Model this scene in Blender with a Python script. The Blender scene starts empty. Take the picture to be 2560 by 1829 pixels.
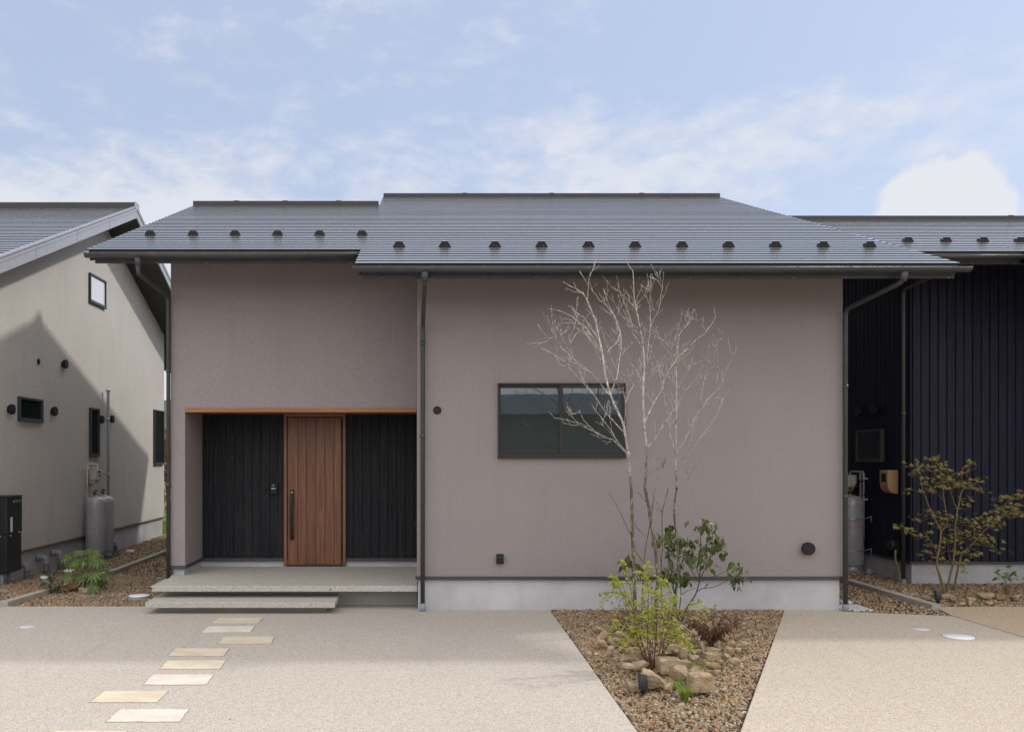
import bpy, bmesh, math, random
import numpy as np
from mathutils import Vector, Matrix, noise
R = math.radians
random.seed(7); rng = np.random.default_rng(11)
scn = bpy.context.scene
col = scn.collection

# ------------------------------------------------------------------ camera, sky, sun, exposure
FPX, CX, CY, CAMY, CAMH = 2132.0, 1045.0, 1138.0, -9.92, 1.8
cam = bpy.data.cameras.new('camera'); camo = bpy.data.objects.new('camera', cam); col.objects.link(camo)
camo.location = (0, CAMY, CAMH); camo.rotation_euler = (R(90), 0, 0)
cam.sensor_width = 36; cam.lens = FPX / 2560 * 36
cam.shift_x = (1280 - CX) / 2560; cam.shift_y = (CY - 914.5) / 2560
cam.clip_start = .05; cam.clip_end = 2000
scn.camera = camo

SUN = Vector((2.33, .79, 2.05)).normalized()
sl = bpy.data.lights.new('sun', 'SUN'); so = bpy.data.objects.new('sun', sl); col.objects.link(so)
sl.energy = 2.0; sl.angle = R(2.6); sl.color = (1, .95, .87)
so.rotation_euler = SUN.to_track_quat('Z', 'Y').to_euler(); so.location = (20, 8, 20)

scn.view_settings.view_transform = 'Standard'; scn.view_settings.look = 'None'
scn.view_settings.exposure = 0.0; scn.view_settings.gamma = 1

class NT:
    """small node-tree helper"""
    def __init__(s, tree): s.t = tree; s.l = tree.links
    def n(s, typ, ins=None, **kw):
        nd = s.t.nodes.new(typ)
        for k, v in kw.items(): setattr(nd, k, v)
        for k, v in (ins or {}).items():
            sock = nd.inputs[k]
            if hasattr(v, 'is_output'): s.l.new(v, sock)
            else: sock.default_value = v
        return nd
    def m(s, op, a, b=0.0, c=0.0, clamp=False):
        nd = s.t.nodes.new('ShaderNodeMath'); nd.operation = op; nd.use_clamp = clamp
        for i, v in enumerate((a, b, c)):
            if hasattr(v, 'is_output'): s.l.new(v, nd.inputs[i])
            else: nd.inputs[i].default_value = v
        return nd.outputs[0]
    def ss(s, v, a, b):
        nd = s.n('ShaderNodeMapRange', {'Value': v, 'From Min': a, 'From Max': b}, interpolation_type='SMOOTHSTEP')
        return nd.outputs[0]
    def mix(s, f, a, b, typ='MIX'):
        nd = s.t.nodes.new('ShaderNodeMix'); nd.data_type = 'RGBA'; nd.blend_type = typ
        for i, v in ((0, f), (6, a), (7, b)):
            if hasattr(v, 'is_output'): s.l.new(v, nd.inputs[i])
            else: nd.inputs[i].default_value = v if i == 0 else (*v, 1)[:4]
        return nd.outputs[2]
    def noise(s, vec, scale, detail=4, rough=.5, dist=0):
        ins = {'Scale': scale, 'Detail': detail, 'Roughness': rough, 'Distortion': dist}
        if vec is not None: ins['Vector'] = vec
        return s.n('ShaderNodeTexNoise', ins).outputs[0]
    def mapping(s, vec, scale=(1, 1, 1), loc=(0, 0, 0), rot=(0, 0, 0)):
        return s.n('ShaderNodeMapping', {'Vector': vec, 'Scale': scale, 'Location': loc, 'Rotation': rot}).outputs[0]

world = bpy.data.worlds.new('World'); scn.world = world; world.use_nodes = True
w = NT(world.node_tree); world.node_tree.nodes.clear()
sky = w.n('ShaderNodeTexSky', sky_type='NISHITA', sun_disc=False, sun_elevation=R(39.8),
          sun_rotation=math.atan2(SUN.x, SUN.y), altitude=50, air_density=1.0, dust_density=1.6, ozone_density=1.2)
tc = w.n('ShaderNodeTexCoord').outputs['Generated']
sx = w.n('ShaderNodeSeparateXYZ', {0: tc})
az = w.m('ARCTAN2', sx.outputs[0], sx.outputs[1]); el = w.m('ARCSINE', sx.outputs[2])
mp = w.mapping(tc, (1, 1, 2.1), (.35, .1, .15))
n1 = w.noise(mp, 9.0, 9, .60, .25); n3 = w.noise(mp, 24.0, 6, .60, .3)
n2 = w.noise(w.mapping(tc, (1, 1, 1.8), (3.1, 1.7, 2.2)), 3.4, 3, .5)
# broken cloud low down and to the left, small flecks in the middle and right, clear at the top
mA = w.m('MULTIPLY', w.ss(el, .40, .29), w.ss(az, .06, -.26))
mB = w.m('MULTIPLY', w.m('MULTIPLY', w.ss(el, .41, .35), w.ss(el, .24, .30)), w.ss(az, -.14, .06))
mC = w.m('MULTIPLY', w.ss(el, .300, .245), w.ss(az, .36, .18))
dens = w.m('ADD', w.m('ADD', w.m('MULTIPLY', n1, .62), w.m('MULTIPLY', n3, .38)), w.m('MULTIPLY', w.m('SUBTRACT', n2, .5), .38))
dens = w.m('ADD', dens, w.m('ADD', w.m('MULTIPLY', mA, .225), w.m('ADD', w.m('MULTIPLY', mB, .115), w.m('MULTIPLY', mC, .17))))
cl = w.m('MULTIPLY', w.ss(dens, .49, .82), .78)
ea = w.m('DIVIDE', w.m('SUBTRACT', az, .552), .068); ee = w.m('DIVIDE', w.m('SUBTRACT', el, .224), .076)
dd = w.m('SQRT', w.m('ADD', w.m('MULTIPLY', ea, ea), w.m('MULTIPLY', ee, ee)))
dd = w.m('ADD', dd, w.m('MULTIPLY', w.m('SUBTRACT', w.noise(tc, 26, 6, .6), .5), .55))
cum = w.ss(dd, 1.04, .84)
haz = w.m('MULTIPLY', w.ss(el, .34, .02), .50)
cf = w.m('MAXIMUM', w.m('MAXIMUM', cl, w.m('MULTIPLY', cum, .92)), haz, clamp=True)
SKY_STR, CLOUD = .112, (0.82, 0.83, 0.87)
# bright cloud banks added out of view, overhead and northward, for more fill light
fill_bank = w.m('MAXIMUM', w.ss(el, .495, .80), w.m('MULTIPLY', w.ss(sx.outputs[1], -.05, -.35), w.ss(el, -.02, .12)))
cf = w.m('MAXIMUM', cf, w.m('MULTIPLY', fill_bank, w.m('ADD', .62, w.m('MULTIPLY', w.ss(n1, .4, .65), .38))), clamp=True)
bs = w.n('ShaderNodeBackground', {'Color': w.mix(.66, sky.outputs[0], (5.55, 6.5, 8.65)), 'Strength': SKY_STR})
bc = w.n('ShaderNodeBackground', {'Color': w.mix(fill_bank, CLOUD, (1, .965, .915)), 'Strength': w.m('ADD', 1.0, w.m('MULTIPLY', fill_bank, 1.08))})
ms = w.n('ShaderNodeMixShader', {0: cf, 1: bs.outputs[0], 2: bc.outputs[0]})
w.l.new(ms.outputs[0], w.n('ShaderNodeOutputWorld').inputs[0])

# ------------------------------------------------------------------ geometry helpers
def P(px, py, Z):
    """world point seen at full-size photo pixel (px,py) at distance Z from the camera plane"""
    return Vector(((px - CX) * Z / FPX, Z + CAMY, CAMH - (py - CY) * Z / FPX))
def G(px, py, z=0.0):
    return P(px, py, (CAMH - z) * FPX / (py - CY))

ORIG = {}
class MB:
    def __init__(s): s.v = []; s.f = []; s.sm = []; s.mi = {}; s.cur = 0
    def use(s, k):
        """faces added from now on take material slot k"""
        s.mi[len(s.f)] = k; return s
    def add(s, vs, fs, smooth=False):
        o = len(s.v); s.v += [tuple(q) for q in vs]
        for f in fs: s.f.append(tuple(i + o for i in f)); s.sm.append(smooth)
    def box(s, x0, x1, y0, y1, z0, z1):
        s.add([(x0,y0,z0),(x1,y0,z0),(x1,y1,z0),(x0,y1,z0),(x0,y0,z1),(x1,y0,z1),(x1,y1,z1),(x0,y1,z1)],
              [(0,3,2,1),(4,5,6,7),(0,1,5,4),(1,2,6,5),(2,3,7,6),(3,0,4,7)])
    def prism(s, pts, a0, a1, axis='x', smooth=False):
        """closed profile pts extruded between a0 and a1; for axis x pts are (y,z), for y (x,z), for z (x,y)"""
        def q(p, a): return (a, p[0], p[1]) if axis == 'x' else ((p[0], a, p[1]) if axis == 'y' else (p[0], p[1], a))
        n = len(pts); s.add([q(p, a0) for p in pts] + [q(p, a1) for p in pts], [], smooth)
        o = len(s.v) - 2 * n
        for i in range(n):
            j = (i + 1) % n; s.f.append((o+i, o+j, o+n+j, o+n+i)); s.sm.append(smooth)
        s.f.append(tuple(o + i for i in range(n))); s.sm.append(False)
        s.f.append(tuple(o + n + i for i in reversed(range(n)))); s.sm.append(False)
    def cyl(s, c, axis, r, h, n=24, r2=None):
        """cylinder from c along axis by h"""
        a = Vector(axis).normalized(); u = a.orthogonal().normalized(); v = a.cross(u); c = Vector(c)
        r2 = r if r2 is None else r2; vs = []
        for k, rr in ((0, r), (h, r2)):
            for i in range(n):
                t = 2*math.pi*i/n; vs.append(c + a*k + (u*math.cos(t) + v*math.sin(t))*rr)
        s.add(vs, [(i, (i+1) % n, n+(i+1) % n, n+i) for i in range(n)], True)
        o = len(s.v) - 2*n
        s.f.append(tuple(o+i for i in reversed(range(n)))); s.sm.append(False)
        s.f.append(tuple(o+n+i for i in range(n))); s.sm.append(False)
    def lathe(s, c, prof, n=32):
        """profile [(r,z)...] turned round a vertical axis through c"""
        vs = [(c[0] + r*math.cos(2*math.pi*i/n), c[1] + r*math.sin(2*math.pi*i/n), c[2] + z) for r, z in prof for i in range(n)]
        fs = [(k*n+i, k*n+(i+1) % n, (k+1)*n+(i+1) % n, (k+1)*n+i) for k in range(len(prof)-1) for i in range(n)]
        s.add(vs, fs, True)
    def tube(s, pts, rad, n=8, smooth_path=0, cap=True):
        pts = [Vector(p) for p in pts]; rad = list(rad) if hasattr(rad, '__len__') else [rad]*len(pts)
        for _ in range(smooth_path):
            np_, nr = [pts[0]], [rad[0]]
            for i in range(len(pts)-1):
                a, b = pts[i], pts[i+1]
                np_ += [a.lerp(b, .25), a.lerp(b, .75)]; nr += [rad[i]*.75+rad[i+1]*.25, rad[i]*.25+rad[i+1]*.75]
            np_.append(pts[-1]); nr.append(rad[-1]); pts, rad = np_, nr
        u = None; vs = []
        for i, p in enumerate(pts):
            d = (pts[min(i+1, len(pts)-1)] - pts[max(i-1, 0)])
            d = d.normalized() if d.length > 1e-9 else Vector((0, 0, 1))
            u = (d.orthogonal() if u is None else (u - d*u.dot(d)))
            u = u.normalized() if u.length > 1e-6 else d.orthogonal().normalized()
            v = d.cross(u)
            for k in range(n):
                t = 2*math.pi*k/n; vs.append(p + (u*math.cos(t) + v*math.sin(t))*rad[i])
        m = len(pts)
        s.add(vs, [(i*n+k, i*n+(k+1) % n, (i+1)*n+(k+1) % n, (i+1)*n+k) for i in range(m-1) for k in range(n)], True)
        if cap:
            o = len(s.v) - m*n
            s.f.append(tuple(o+k for k in reversed(range(n)))); s.sm.append(False)
            s.f.append(tuple(o+(m-1)*n+k for k in range(n))); s.sm.append(False)
    def leaf(s, p, d, nrm, L, W, fold=.25, droop=.2):
        """an ovate leaf folded along its midrib"""
        d = d.normalized(); sd = d.cross(nrm); sd = sd.normalized() if sd.length > 1e-5 else d.orthogonal().normalized()
        nn = sd.cross(d).normalized(); vs = []
        for t, wd in ((0, 0), (.22, .72), (.5, 1), (.78, .62), (1, 0)):
            c = p + d*(L*t) - nn*(L*droop*t*t)
            if wd == 0: vs.append(c)
            else: vs += [c + sd*(W*.5*wd) + nn*(W*.5*wd*fold), c, c - sd*(W*.5*wd) + nn*(W*.5*wd*fold)]
        s.add(vs, [(0,2,1),(0,3,2),(1,2,5,4),(2,3,6,5),(4,5,8,7),(5,6,9,8),(7,8,10),(8,9,10)], True)
    def build(s, name, mat, parent=None, origin=None, bevel=0, seg=2, flat=False):
        vs = np.array(s.v, dtype=np.float64).reshape(-1, 3)
        if origin is None:
            lo, hi = vs.min(0), vs.max(0); origin = Vector(((lo[0]+hi[0])/2, (lo[1]+hi[1])/2, lo[2]))
        origin = Vector(origin)
        me = bpy.data.meshes.new(name)
        me.from_pydata((vs - np.array(origin)).tolist(), [], s.f)
        if not flat: me.polygons.foreach_set('use_smooth', s.sm)
        mats = mat if isinstance(mat, (list, tuple)) else [mat]
        for mm in mats: me.materials.append(mm)
        if s.mi:
            k = 0; idx = []
            for i in range(len(s.f)): k = s.mi.get(i, k); idx.append(k)
            me.polygons.foreach_set('material_index', idx)
        bm = bmesh.new(); bm.from_mesh(me); bmesh.ops.recalc_face_normals(bm, faces=bm.faces) if getattr(s, 'recalc', True) else None
        bm.to_mesh(me); bm.free(); me.update()
        o = bpy.data.objects.new(name, me); col.objects.link(o); ORIG[o.name] = origin
        if parent: o.parent = parent; o.location = origin - ORIG[parent.name]
        else: o.location = origin
        if bevel:
            b = o.modifiers.new('bevel', 'BEVEL'); b.width = bevel; b.segments = seg; b.limit_method = 'ANGLE'; b.angle_limit = R(40)
        return o

def split_build(b, name, mat, parent, bevel=0):
    """every separate piece collected in b becomes a part of its own"""
    par = list(range(len(b.v)))
    def find(i):
        while par[i] != i: par[i] = par[par[i]]; i = par[i]
        return i
    for f in b.f:
        for i in f[1:]: par[find(i)] = find(f[0])
    groups = {}
    for k, f in enumerate(b.f): groups.setdefault(find(f[0]), []).append(k)
    out = []
    for ks in groups.values():
        used = sorted({i for k in ks for i in b.f[k]}); mp_ = {i: j for j, i in enumerate(used)}; m = MB()
        m.v = [b.v[i] for i in used]; m.f = [tuple(mp_[i] for i in b.f[k]) for k in ks]; m.sm = [b.sm[k] for k in ks]
        out.append(m.build(name, mat, parent, bevel=bevel))
    return out

def tag(o, label=None, cat=None, group=None, kind=None):
    if label: o['label'] = label
    if cat: o['category'] = cat
    if group: o['group'] = group
    if kind: o['kind'] = kind
    return o
def thing(name, loc, label, cat, group=None):
    o = bpy.data.objects.new(name, None); col.objects.link(o); o.location = loc; o.empty_display_size = .2
    ORIG[o.name] = Vector(loc); return tag(o, label, cat, group)
def copy_part(src, parent, origin):
    c = src.copy(); col.objects.link(c); ORIG[c.name] = Vector(origin)
    c.parent = parent; c.location = Vector(origin) - ORIG[parent.name]; return c

# ------------------------------------------------------------------ materials
def mat(name):
    m = bpy.data.materials.new(name); m.use_nodes = True; t = NT(m.node_tree); m.node_tree.nodes.clear()
    out = t.n('ShaderNodeOutputMaterial'); return m, t, out
def obj_co(t): return t.n('ShaderNodeTexCoord').outputs['Object']
def geo_pos(t): return t.n('ShaderNodeNewGeometry').outputs['Position']
def finish(t, out, **ins):
    b = t.n('ShaderNodeBsdfPrincipled', ins); t.l.new(b.outputs[0], out.inputs[0]); return b
def bump(t, h, dist, strength=1.0):
    return t.n('ShaderNodeBump', {'Height': h, 'Distance': dist, 'Strength': strength}).outputs[0]

def stucco(name, c0, c1, streak=False, sc=70, amt=.004):
    m, t, out = mat(name); p = geo_pos(t)
    pm = t.mapping(p, (1, 1, .32)) if streak else p
    fine = t.noise(pm, sc, 5, .68); mid = t.noise(p, 1.3, 4, .55); gr = t.noise(pm, sc*2.4, 2, .5)
    c = t.mix(t.ss(fine, .32, .68), c0, c1)
    c = t.mix(t.m('MULTIPLY', t.ss(mid, .30, .75), .16), c, tuple(x*.78 for x in c0))
    run = t.noise(t.mapping(p, (9, 9, .5)), 1.0, 5, .6); zz = t.n('ShaderNodeSeparateXYZ', {0: p}).outputs[2]
    c = t.mix(t.m('MULTIPLY', t.ss(run, .50, .78), .13), c, tuple(x*.72 for x in c0))
    spl = t.m('MULTIPLY', t.ss(t.m('ADD', zz, t.m('MULTIPLY', t.noise(p, 5, 5, .65), .5)), .95, .55), .14)
    c = t.mix(spl, c, tuple(x*.7 for x in c0))
    if streak:
        st = t.noise(t.mapping(p, (6, 6, .35)), 1.4, 4, .6)
        c = t.mix(t.m('MULTIPLY', t.ss(st, .55, .8), .22), c, tuple(x*.62 for x in c0))
    h = t.m('ADD', fine, t.m('MULTIPLY', gr, .5))
    finish(t, out, **{'Base Color': c, 'Roughness': .92, 'Specular IOR Level': .25, 'Normal': bump(t, h, amt)}); return m

def simple(name, c, rough=.5, metal=0.0, var=.12, sc=8, spec=.5, bmp=0.0, coat=0.0, rv=.12):
    m, t, out = mat(name); p = geo_pos(t); n = t.noise(p, sc, 5, .6)
    cc = t.mix(t.ss(n, .25, .75), tuple(x*(1-var) for x in c), tuple(min(1, x*(1+var)) for x in c))
    r = t.m('ADD', rough - rv/2, t.m('MULTIPLY', t.noise(p, sc*2.3, 3), rv))
    ins = {'Base Color': cc, 'Roughness': r, 'Metallic': metal, 'Specular IOR Level': spec, 'Coat Weight': coat}
    if bmp: ins['Normal'] = bump(t, t.noise(p, sc*12, 3), bmp)
    finish(t, out, **ins); return m

def wood(name, c0, c1, rough=.55, scale=1.0, axis='z', bmp=.0008, spec=.5):
    m, t, out = mat(name); p = geo_pos(t); isl = t.n('ShaderNodeNewGeometry').outputs['Random Per Island']
    off = t.n('ShaderNodeCombineXYZ', {0: t.m('MULTIPLY', isl, 7.0), 1: 0.0, 2: t.m('MULTIPLY', isl, 13.0)}).outputs[0]
    pv = t.n('ShaderNodeVectorMath', {0: p, 1: off}, operation='ADD').outputs[0]
    s = (26*scale, 26*scale, 1.1*scale) if axis == 'z' else (1.1*scale, 26*scale, 26*scale)
    g = t.noise(t.mapping(pv, s), 1.0, 6, .62, 1.4); g2 = t.noise(t.mapping(pv, tuple(x*4 for x in s)), 1.0, 3, .6)
    f = t.m('ADD', t.m('MULTIPLY', g, .75), t.m('MULTIPLY', g2, .25))
    c = t.mix(t.ss(f, .36, .66), c0, c1)
    c = t.mix(t.m('MULTIPLY', isl, .28), c, tuple(x*.6 for x in c0))
    finish(t, out, **{'Base Color': c, 'Roughness': rough, 'Specular IOR Level': spec, 'Normal': bump(t, f, bmp)}); return m

def aggregate(name, base, dark, light, sc=1.0, stain=.5):
    m, t, out = mat(name); p = geo_pos(t)
    vor = t.n('ShaderNodeTexVoronoi', {'Vector': p, 'Scale': 150*sc, 'Randomness': 1.0}, feature='F1')
    rc = t.n('ShaderNodeSeparateColor', {0: vor.outputs['Color']}); r1, r2 = rc.outputs[0], rc.outputs[1]
    c = t.mix(t.ss(r1, .60, 1.0), base, light); c = t.mix(t.ss(r1, .34, .0), c, dark)
    c = t.mix(t.m('MULTIPLY', t.ss(r2, .7, 1.0), .35), c, tuple(x*k for x, k in zip(base, (1.05, .82, .62))))
    pt = t.noise(p, .42, 6, .62, .4); c = t.mix(t.m('MULTIPLY', t.ss(pt, .42, .72), .34*stain), c, tuple(x*.74 for x in base))
    bl = t.noise(t.mapping(p, (.8, 1.8, 1), (4.2, 1.3, 0)), 1.0, 6, .58, .6)
    c = t.mix(t.m('MULTIPLY', t.ss(bl, .62, .80), .9*stain), c, tuple(min(.7, x*1.32) for x in base))
    tr = t.noise(t.mapping(p, (5.5, .35, 1), (1.7, 2.3, 0)), 1.0, 4, .55)
    c = t.mix(t.m('MULTIPLY', t.ss(tr, .56, .72), .16*stain*2), c, tuple(x*.7 for x in base))
    gp = t.noise(p, 45, 3, .6); c = t.mix(t.m('MULTIPLY', t.ss(gp, .45, .7), .12), c, tuple(x*.8 for x in dark))
    spot_ = t.n('ShaderNodeTexVoronoi', {'Vector': p, 'Scale': 1.6}, feature='F1').outputs['Distance']
    c = t.mix(t.ss(spot_, .020, .012), c, (.06, .05, .045))
    finish(t, out, **{'Base Color': c, 'Roughness': .88, 'Specular IOR Level': .25}); return m

def concrete(name, c, var=.14):
    m, t, out = mat(name); p = geo_pos(t)
    a = t.noise(p, 1.7, 7, .65, .3); b = t.noise(t.mapping(p, (7, 7, .6)), 1.0, 5, .6); f = t.noise(p, 60, 3)
    cc = t.mix(t.ss(a, .3, .72), tuple(x*(1-var) for x in c), tuple(x*(1+var*.7) for x in c))
    cc = t.mix(t.m('MULTIPLY', t.ss(b, .5, .75), .22), cc, tuple(x*.7 for x in c))
    finish(t, out, **{'Base Color': cc, 'Roughness': .88, 'Specular IOR Level': .25, 'Normal': bump(t, f, .0015)}); return m

def leafmat(name, cols, rough=.45, trans=.35, spec=.4):
    """cols: list of leaf colours, one picked per leaf"""
    m, t, out = mat(name); r = t.n('ShaderNodeNewGeometry').outputs['Random Per Island']
    cr = t.n('ShaderNodeValToRGB', {0: r}); e = cr.color_ramp.elements; k = len(cols)
    while len(e) < k: e.new(.5)
    for i, c in enumerate(cols): e[i].position = i/(k-1); e[i].color = (*c, 1)
    n = t.noise(geo_pos(t), 60, 3); c = t.mix(t.m('MULTIPLY', n, .35), cr.outputs[0], (0.02, .025, .01))
    b = t.n('ShaderNodeBsdfPrincipled', {'Base Color': c, 'Roughness': rough, 'Specular IOR Level': spec})
    tr = t.n('ShaderNodeBsdfTranslucent', {'Color': t.mix(.35, c, (.35, .42, .04), 'ADD')})
    mx = t.n('ShaderNodeMixShader', {0: trans, 1: b.outputs[0], 2: tr.outputs[0]}); t.l.new(mx.outputs[0], out.inputs[0]); return m

def glass(name, c=(.012, .016, .016), ior=2.0):
    m, t, out = mat(name); p = geo_pos(t)
    n = bump(t, t.noise(p, 2.2, 2, .4), .003, .14)
    d = t.n('ShaderNodeBsdfDiffuse', {'Color': (*c, 1)}); g = t.n('ShaderNodeBsdfGlossy', {'Color': (.84, .92, 1, 1), 'Roughness': .015, 'Normal': n})
    fr = t.n('ShaderNodeFresnel', {'IOR': ior})
    mx = t.n('ShaderNodeMixShader', {0: fr.outputs[0], 1: d.outputs[0], 2: g.outputs[0]}); t.l.new(mx.outputs[0], out.inputs[0]); return m

def stones(name, cols, bmp=.002):
    m, t, out = mat(name); r = t.n('ShaderNodeNewGeometry').outputs['Random Per Island']
    cr = t.n('ShaderNodeValToRGB', {0: r}); e = cr.color_ramp.elements; k = len(cols)
    while len(e) < k: e.new(.5)
    for i, c in enumerate(cols): e[i].position = i/(k-1); e[i].color = (*c, 1)
    n = t.noise(geo_pos(t), 55, 4, .6); c = t.mix(t.m('MULTIPLY', t.ss(n, .4, .75), .4), cr.outputs[0], (.05, .035, .025))
    finish(t, out, **{'Base Color': c, 'Roughness': .8, 'Specular IOR Level': .3, 'Normal': bump(t, n, bmp)}); return m

def rockmat(name, c0, c1, c2):
    m, t, out = mat(name); p = geo_pos(t); oi = t.n('ShaderNodeObjectInfo').outputs['Random']
    pv = t.n('ShaderNodeVectorMath', {0: p, 1: t.n('ShaderNodeCombineXYZ', {0: t.m('MULTIPLY', oi, 50.0), 1: oi, 2: 0.0}).outputs[0]}, operation='ADD').outputs[0]
    a = t.noise(pv, 9, 7, .65, .6); b = t.noise(pv, 28, 5, .65); f = t.noise(pv, 90, 4, .6)
    c = t.mix(t.ss(a, .35, .68), c0, c1); c = t.mix(t.m('MULTIPLY', t.ss(b, .55, .8), .6), c, c2)
    c = t.mix(t.m('MULTIPLY', t.ss(f, .55, .8), .45), c, tuple(x*.4 for x in c0))
    c = t.mix(t.m('MULTIPLY', oi, .35), c, (.30, .26, .22))
    h = t.m('ADD', t.m('MULTIPLY', b, 1.0), t.m('MULTIPLY', f, .35))
    finish(t, out, **{'Base Color': c, 'Roughness': .9, 'Specular IOR Level': .25, 'Normal': bump(t, h, .035)}); return m

def pavermat(name, c0, c1, edge):
    m, t, out = mat(name); p = geo_pos(t); oi = t.n('ShaderNodeObjectInfo').outputs['Random']
    n = t.noise(p, 5, 6, .6, .4); f = t.noise(p, 120, 3, .6)
    c = t.mix(t.ss(n, .35, .65), c0, c1); c = t.mix(t.m('MULTIPLY', t.ss(t.noise(p, 11, 4, .6), .58, .74), .5), c, edge)
    c = t.mix(t.m('MULTIPLY', t.ss(f, .5, .75), .25), c, tuple(x*.62 for x in c0)); c = t.mix(t.m('MULTIPLY', oi, .15), c, (.45, .40, .34))
    finish(t, out, **{'Base Color': c, 'Roughness': .9, 'Specular IOR Level': .2, 'Normal': bump(t, f, .002)}); return m

def barkmat(name, c0, c1, zlo, zhi, lowc):
    """pale bark above zlo..zhi, rough brown bark below"""
    m, t, out = mat(name); p = geo_pos(t); z = t.n('ShaderNodeSeparateXYZ', {0: p}).outputs[2]
    n = t.noise(t.mapping(p, (1, 1, .5)), 38, 5, .65); n2 = t.noise(p, 7, 3); ring = t.noise(t.mapping(p, (.3, .3, 1)), 24, 3, .5)
    c = t.mix(t.ss(n, .35, .7), c0, c1)
    c = t.mix(t.m('MULTIPLY', t.ss(ring, .58, .66), .75), c, tuple(x*.35 for x in c0))
    lo = t.ss(t.m('ADD', z, t.m('MULTIPLY', t.m('SUBTRACT', n2, .5), 1.2)), zhi, zlo)
    cl = t.mix(t.ss(n, .5, .64), lowc, tuple(min(.5, x*3.4) for x in lowc))
    c = t.mix(lo, c, cl)
    finish(t, out, **{'Base Color': c, 'Roughness': .8, 'Normal': bump(t, n, .003)}); return m

def roofmetal(name, c, rough):
    m, t, out = mat(name); p = geo_pos(t)
    n = t.noise(t.mapping(p, (.35, 2, 2)), 1.0, 4, .55)
    isl = t.noise(t.mapping(p, (.22, 6.5, 6.5)), 1.0, 2, .5)
    r = t.m('ADD', rough, t.m('MULTIPLY', t.m('SUBTRACT', n, .5), .06))
    cc = t.mix(t.ss(isl, .35, .65), tuple(x*.72 for x in c), tuple(x*1.2 for x in c))
    finish(t, out, **{'Base Color': cc, 'Roughness': r, 'Metallic': .75, 'Coat Weight': 1.0, 'Coat IOR': 2.15, 'Coat Roughness': rough}); return m

M = {}
M['stucco'] = stucco('taupe_stucco', (.236, .208, .211), (.316, .283, .287))
M['stucco_l'] = stucco('beige_stucco', (.42, .398, .375), (.63, .605, .58), True, 80, .006)
M['found'] = concrete('foundation_concrete', (.44, .437, .468))
M['found_r'] = concrete('foundation_concrete_grey', (.40, .395, .418))
M['riser'] = concrete('riser_concrete', (.30, .29, .27))
M['kerb'] = concrete('kerb_concrete', (.36, .335, .29), .2)
M['flash'] = simple('dark_brown_trim', (.045, .040, .046), .5)
M['roof'] = roofmetal('dark_roof_metal', (.36, .335, .31), .24)
M['riser_shade'] = simple('roof_course_shade', (.016, .016, .020), .6, spec=.2)  # same sheet metal, coloured near black to paint shade into the laps
M['trim'] = simple('charcoal_fascia', (.040, .040, .046), .5, spec=.35)
M['gutter'] = simple('gunmetal_gutter', (.060, .060, .058), .38, spec=.55)
M['rake'] = simple('silver_grey_fascia', (.30, .31, .36), .35, spec=.6, var=.05)
M['soffit'] = simple('dark_soffit', (.045, .042, .044), .7)
M['silver'] = simple('clip_steel', (.55, .55, .55), .35, .8)
M['clip'] = simple('dull_clip', (.16, .16, .155), .45, .3)
M['clip2'] = simple('satin_lock', (.42, .42, .41), .4, .5)
M['pipe_d'] = simple('dark_downpipe', (.048, .049, .054), .45, spec=.4)
M['socket'] = simple('grey_pvc', (.19, .20, .24), .5)
M['beam'] = wood('orange_cedar_beam', (.26, .092, .028), (.40, .165, .058), .5, axis='x')
M['soffw'] = wood('cedar_soffit', (.20, .095, .042), (.28, .15, .075), .6, axis='x')
M['door'] = wood('walnut_door', (.108, .037, .015), (.225, .088, .040), .42)
M['doorfr'] = wood('walnut_frame', (.15, .060, .028), (.23, .102, .050), .45)
M['clad'] = wood('charred_cedar', (.0070, .0078, .0125), (.0270, .0250, .0285), .7, bmp=.002, spec=.22)
M['clad_r'] = wood('charred_cedar_blue', (.0072, .0080, .0190), (.0165, .0180, .0395), .6, bmp=.002, spec=.22)
M['nail'] = simple('nail_steel', (.10, .09, .08), .5, .5)
M['frame'] = simple('bronze_window_frame', (.030, .0265, .028), .5, spec=.3)
M['frame_l'] = simple('black_window_frame', (.030, .031, .038), .4, spec=.6)
M['frame_r'] = simple('brown_window_frame', (.050, .044, .044), .5); M['glass_r'] = glass('blue_dark_glass', (.020,.022,.032), ior=1.8)
M['glass'] = glass('dark_glass', (.032,.038,.038), ior=2.2); M['glass_l'] = glass('side_glass', (.010,.018,.014), ior=1.6); M['glass_c'] = glass('curtained_glass', (.72,.73,.78), ior=1.8)
M['black'] = simple('black_plastic', (.010, .010, .013), .5, spec=.25)
M['capb'] = simple('vent_cap_black', (.011, .011, .014), .5, spec=.3)
M['capbr'] = simple('vent_cover_brown', (.022, .015, .012), .6, spec=.25)
M['drive_l'] = aggregate('washed_aggregate_grey', (.415, .380, .345), (.27, .236, .208), (.55, .52, .485))
M['drive_r'] = aggregate('washed_aggregate_tan', (.430, .375, .318), (.28, .225, .18), (.575, .53, .47))
M['drive_n'] = aggregate('washed_aggregate_ochre', (.43, .345, .25), (.25, .18, .12), (.55, .47, .37))
M['step'] = aggregate('washed_aggregate_step', (.42, .402, .378), (.22, .20, .18), (.57, .55, .52), 1.15, .3)
M['gravel'] = stones('brown_gravel', [(.045,.032,.024),(.27,.17,.09),(.36,.25,.145),(.15,.11,.075),(.42,.32,.21),(.29,.165,.08),(.20,.19,.165),(.48,.41,.31),(.10,.075,.055),(.37,.22,.11),(.26,.18,.11),(.33,.26,.175)])
M['gbase'] = simple('gravel_bed', (.13, .09, .06), .95, sc=40, var=.5)
M['white'] = simple('white_pvc', (.74, .74, .78), .45, var=.04)
M['whitel'] = simple('pale_grey_lid', (.56, .56, .62), .5, var=.06)
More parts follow.
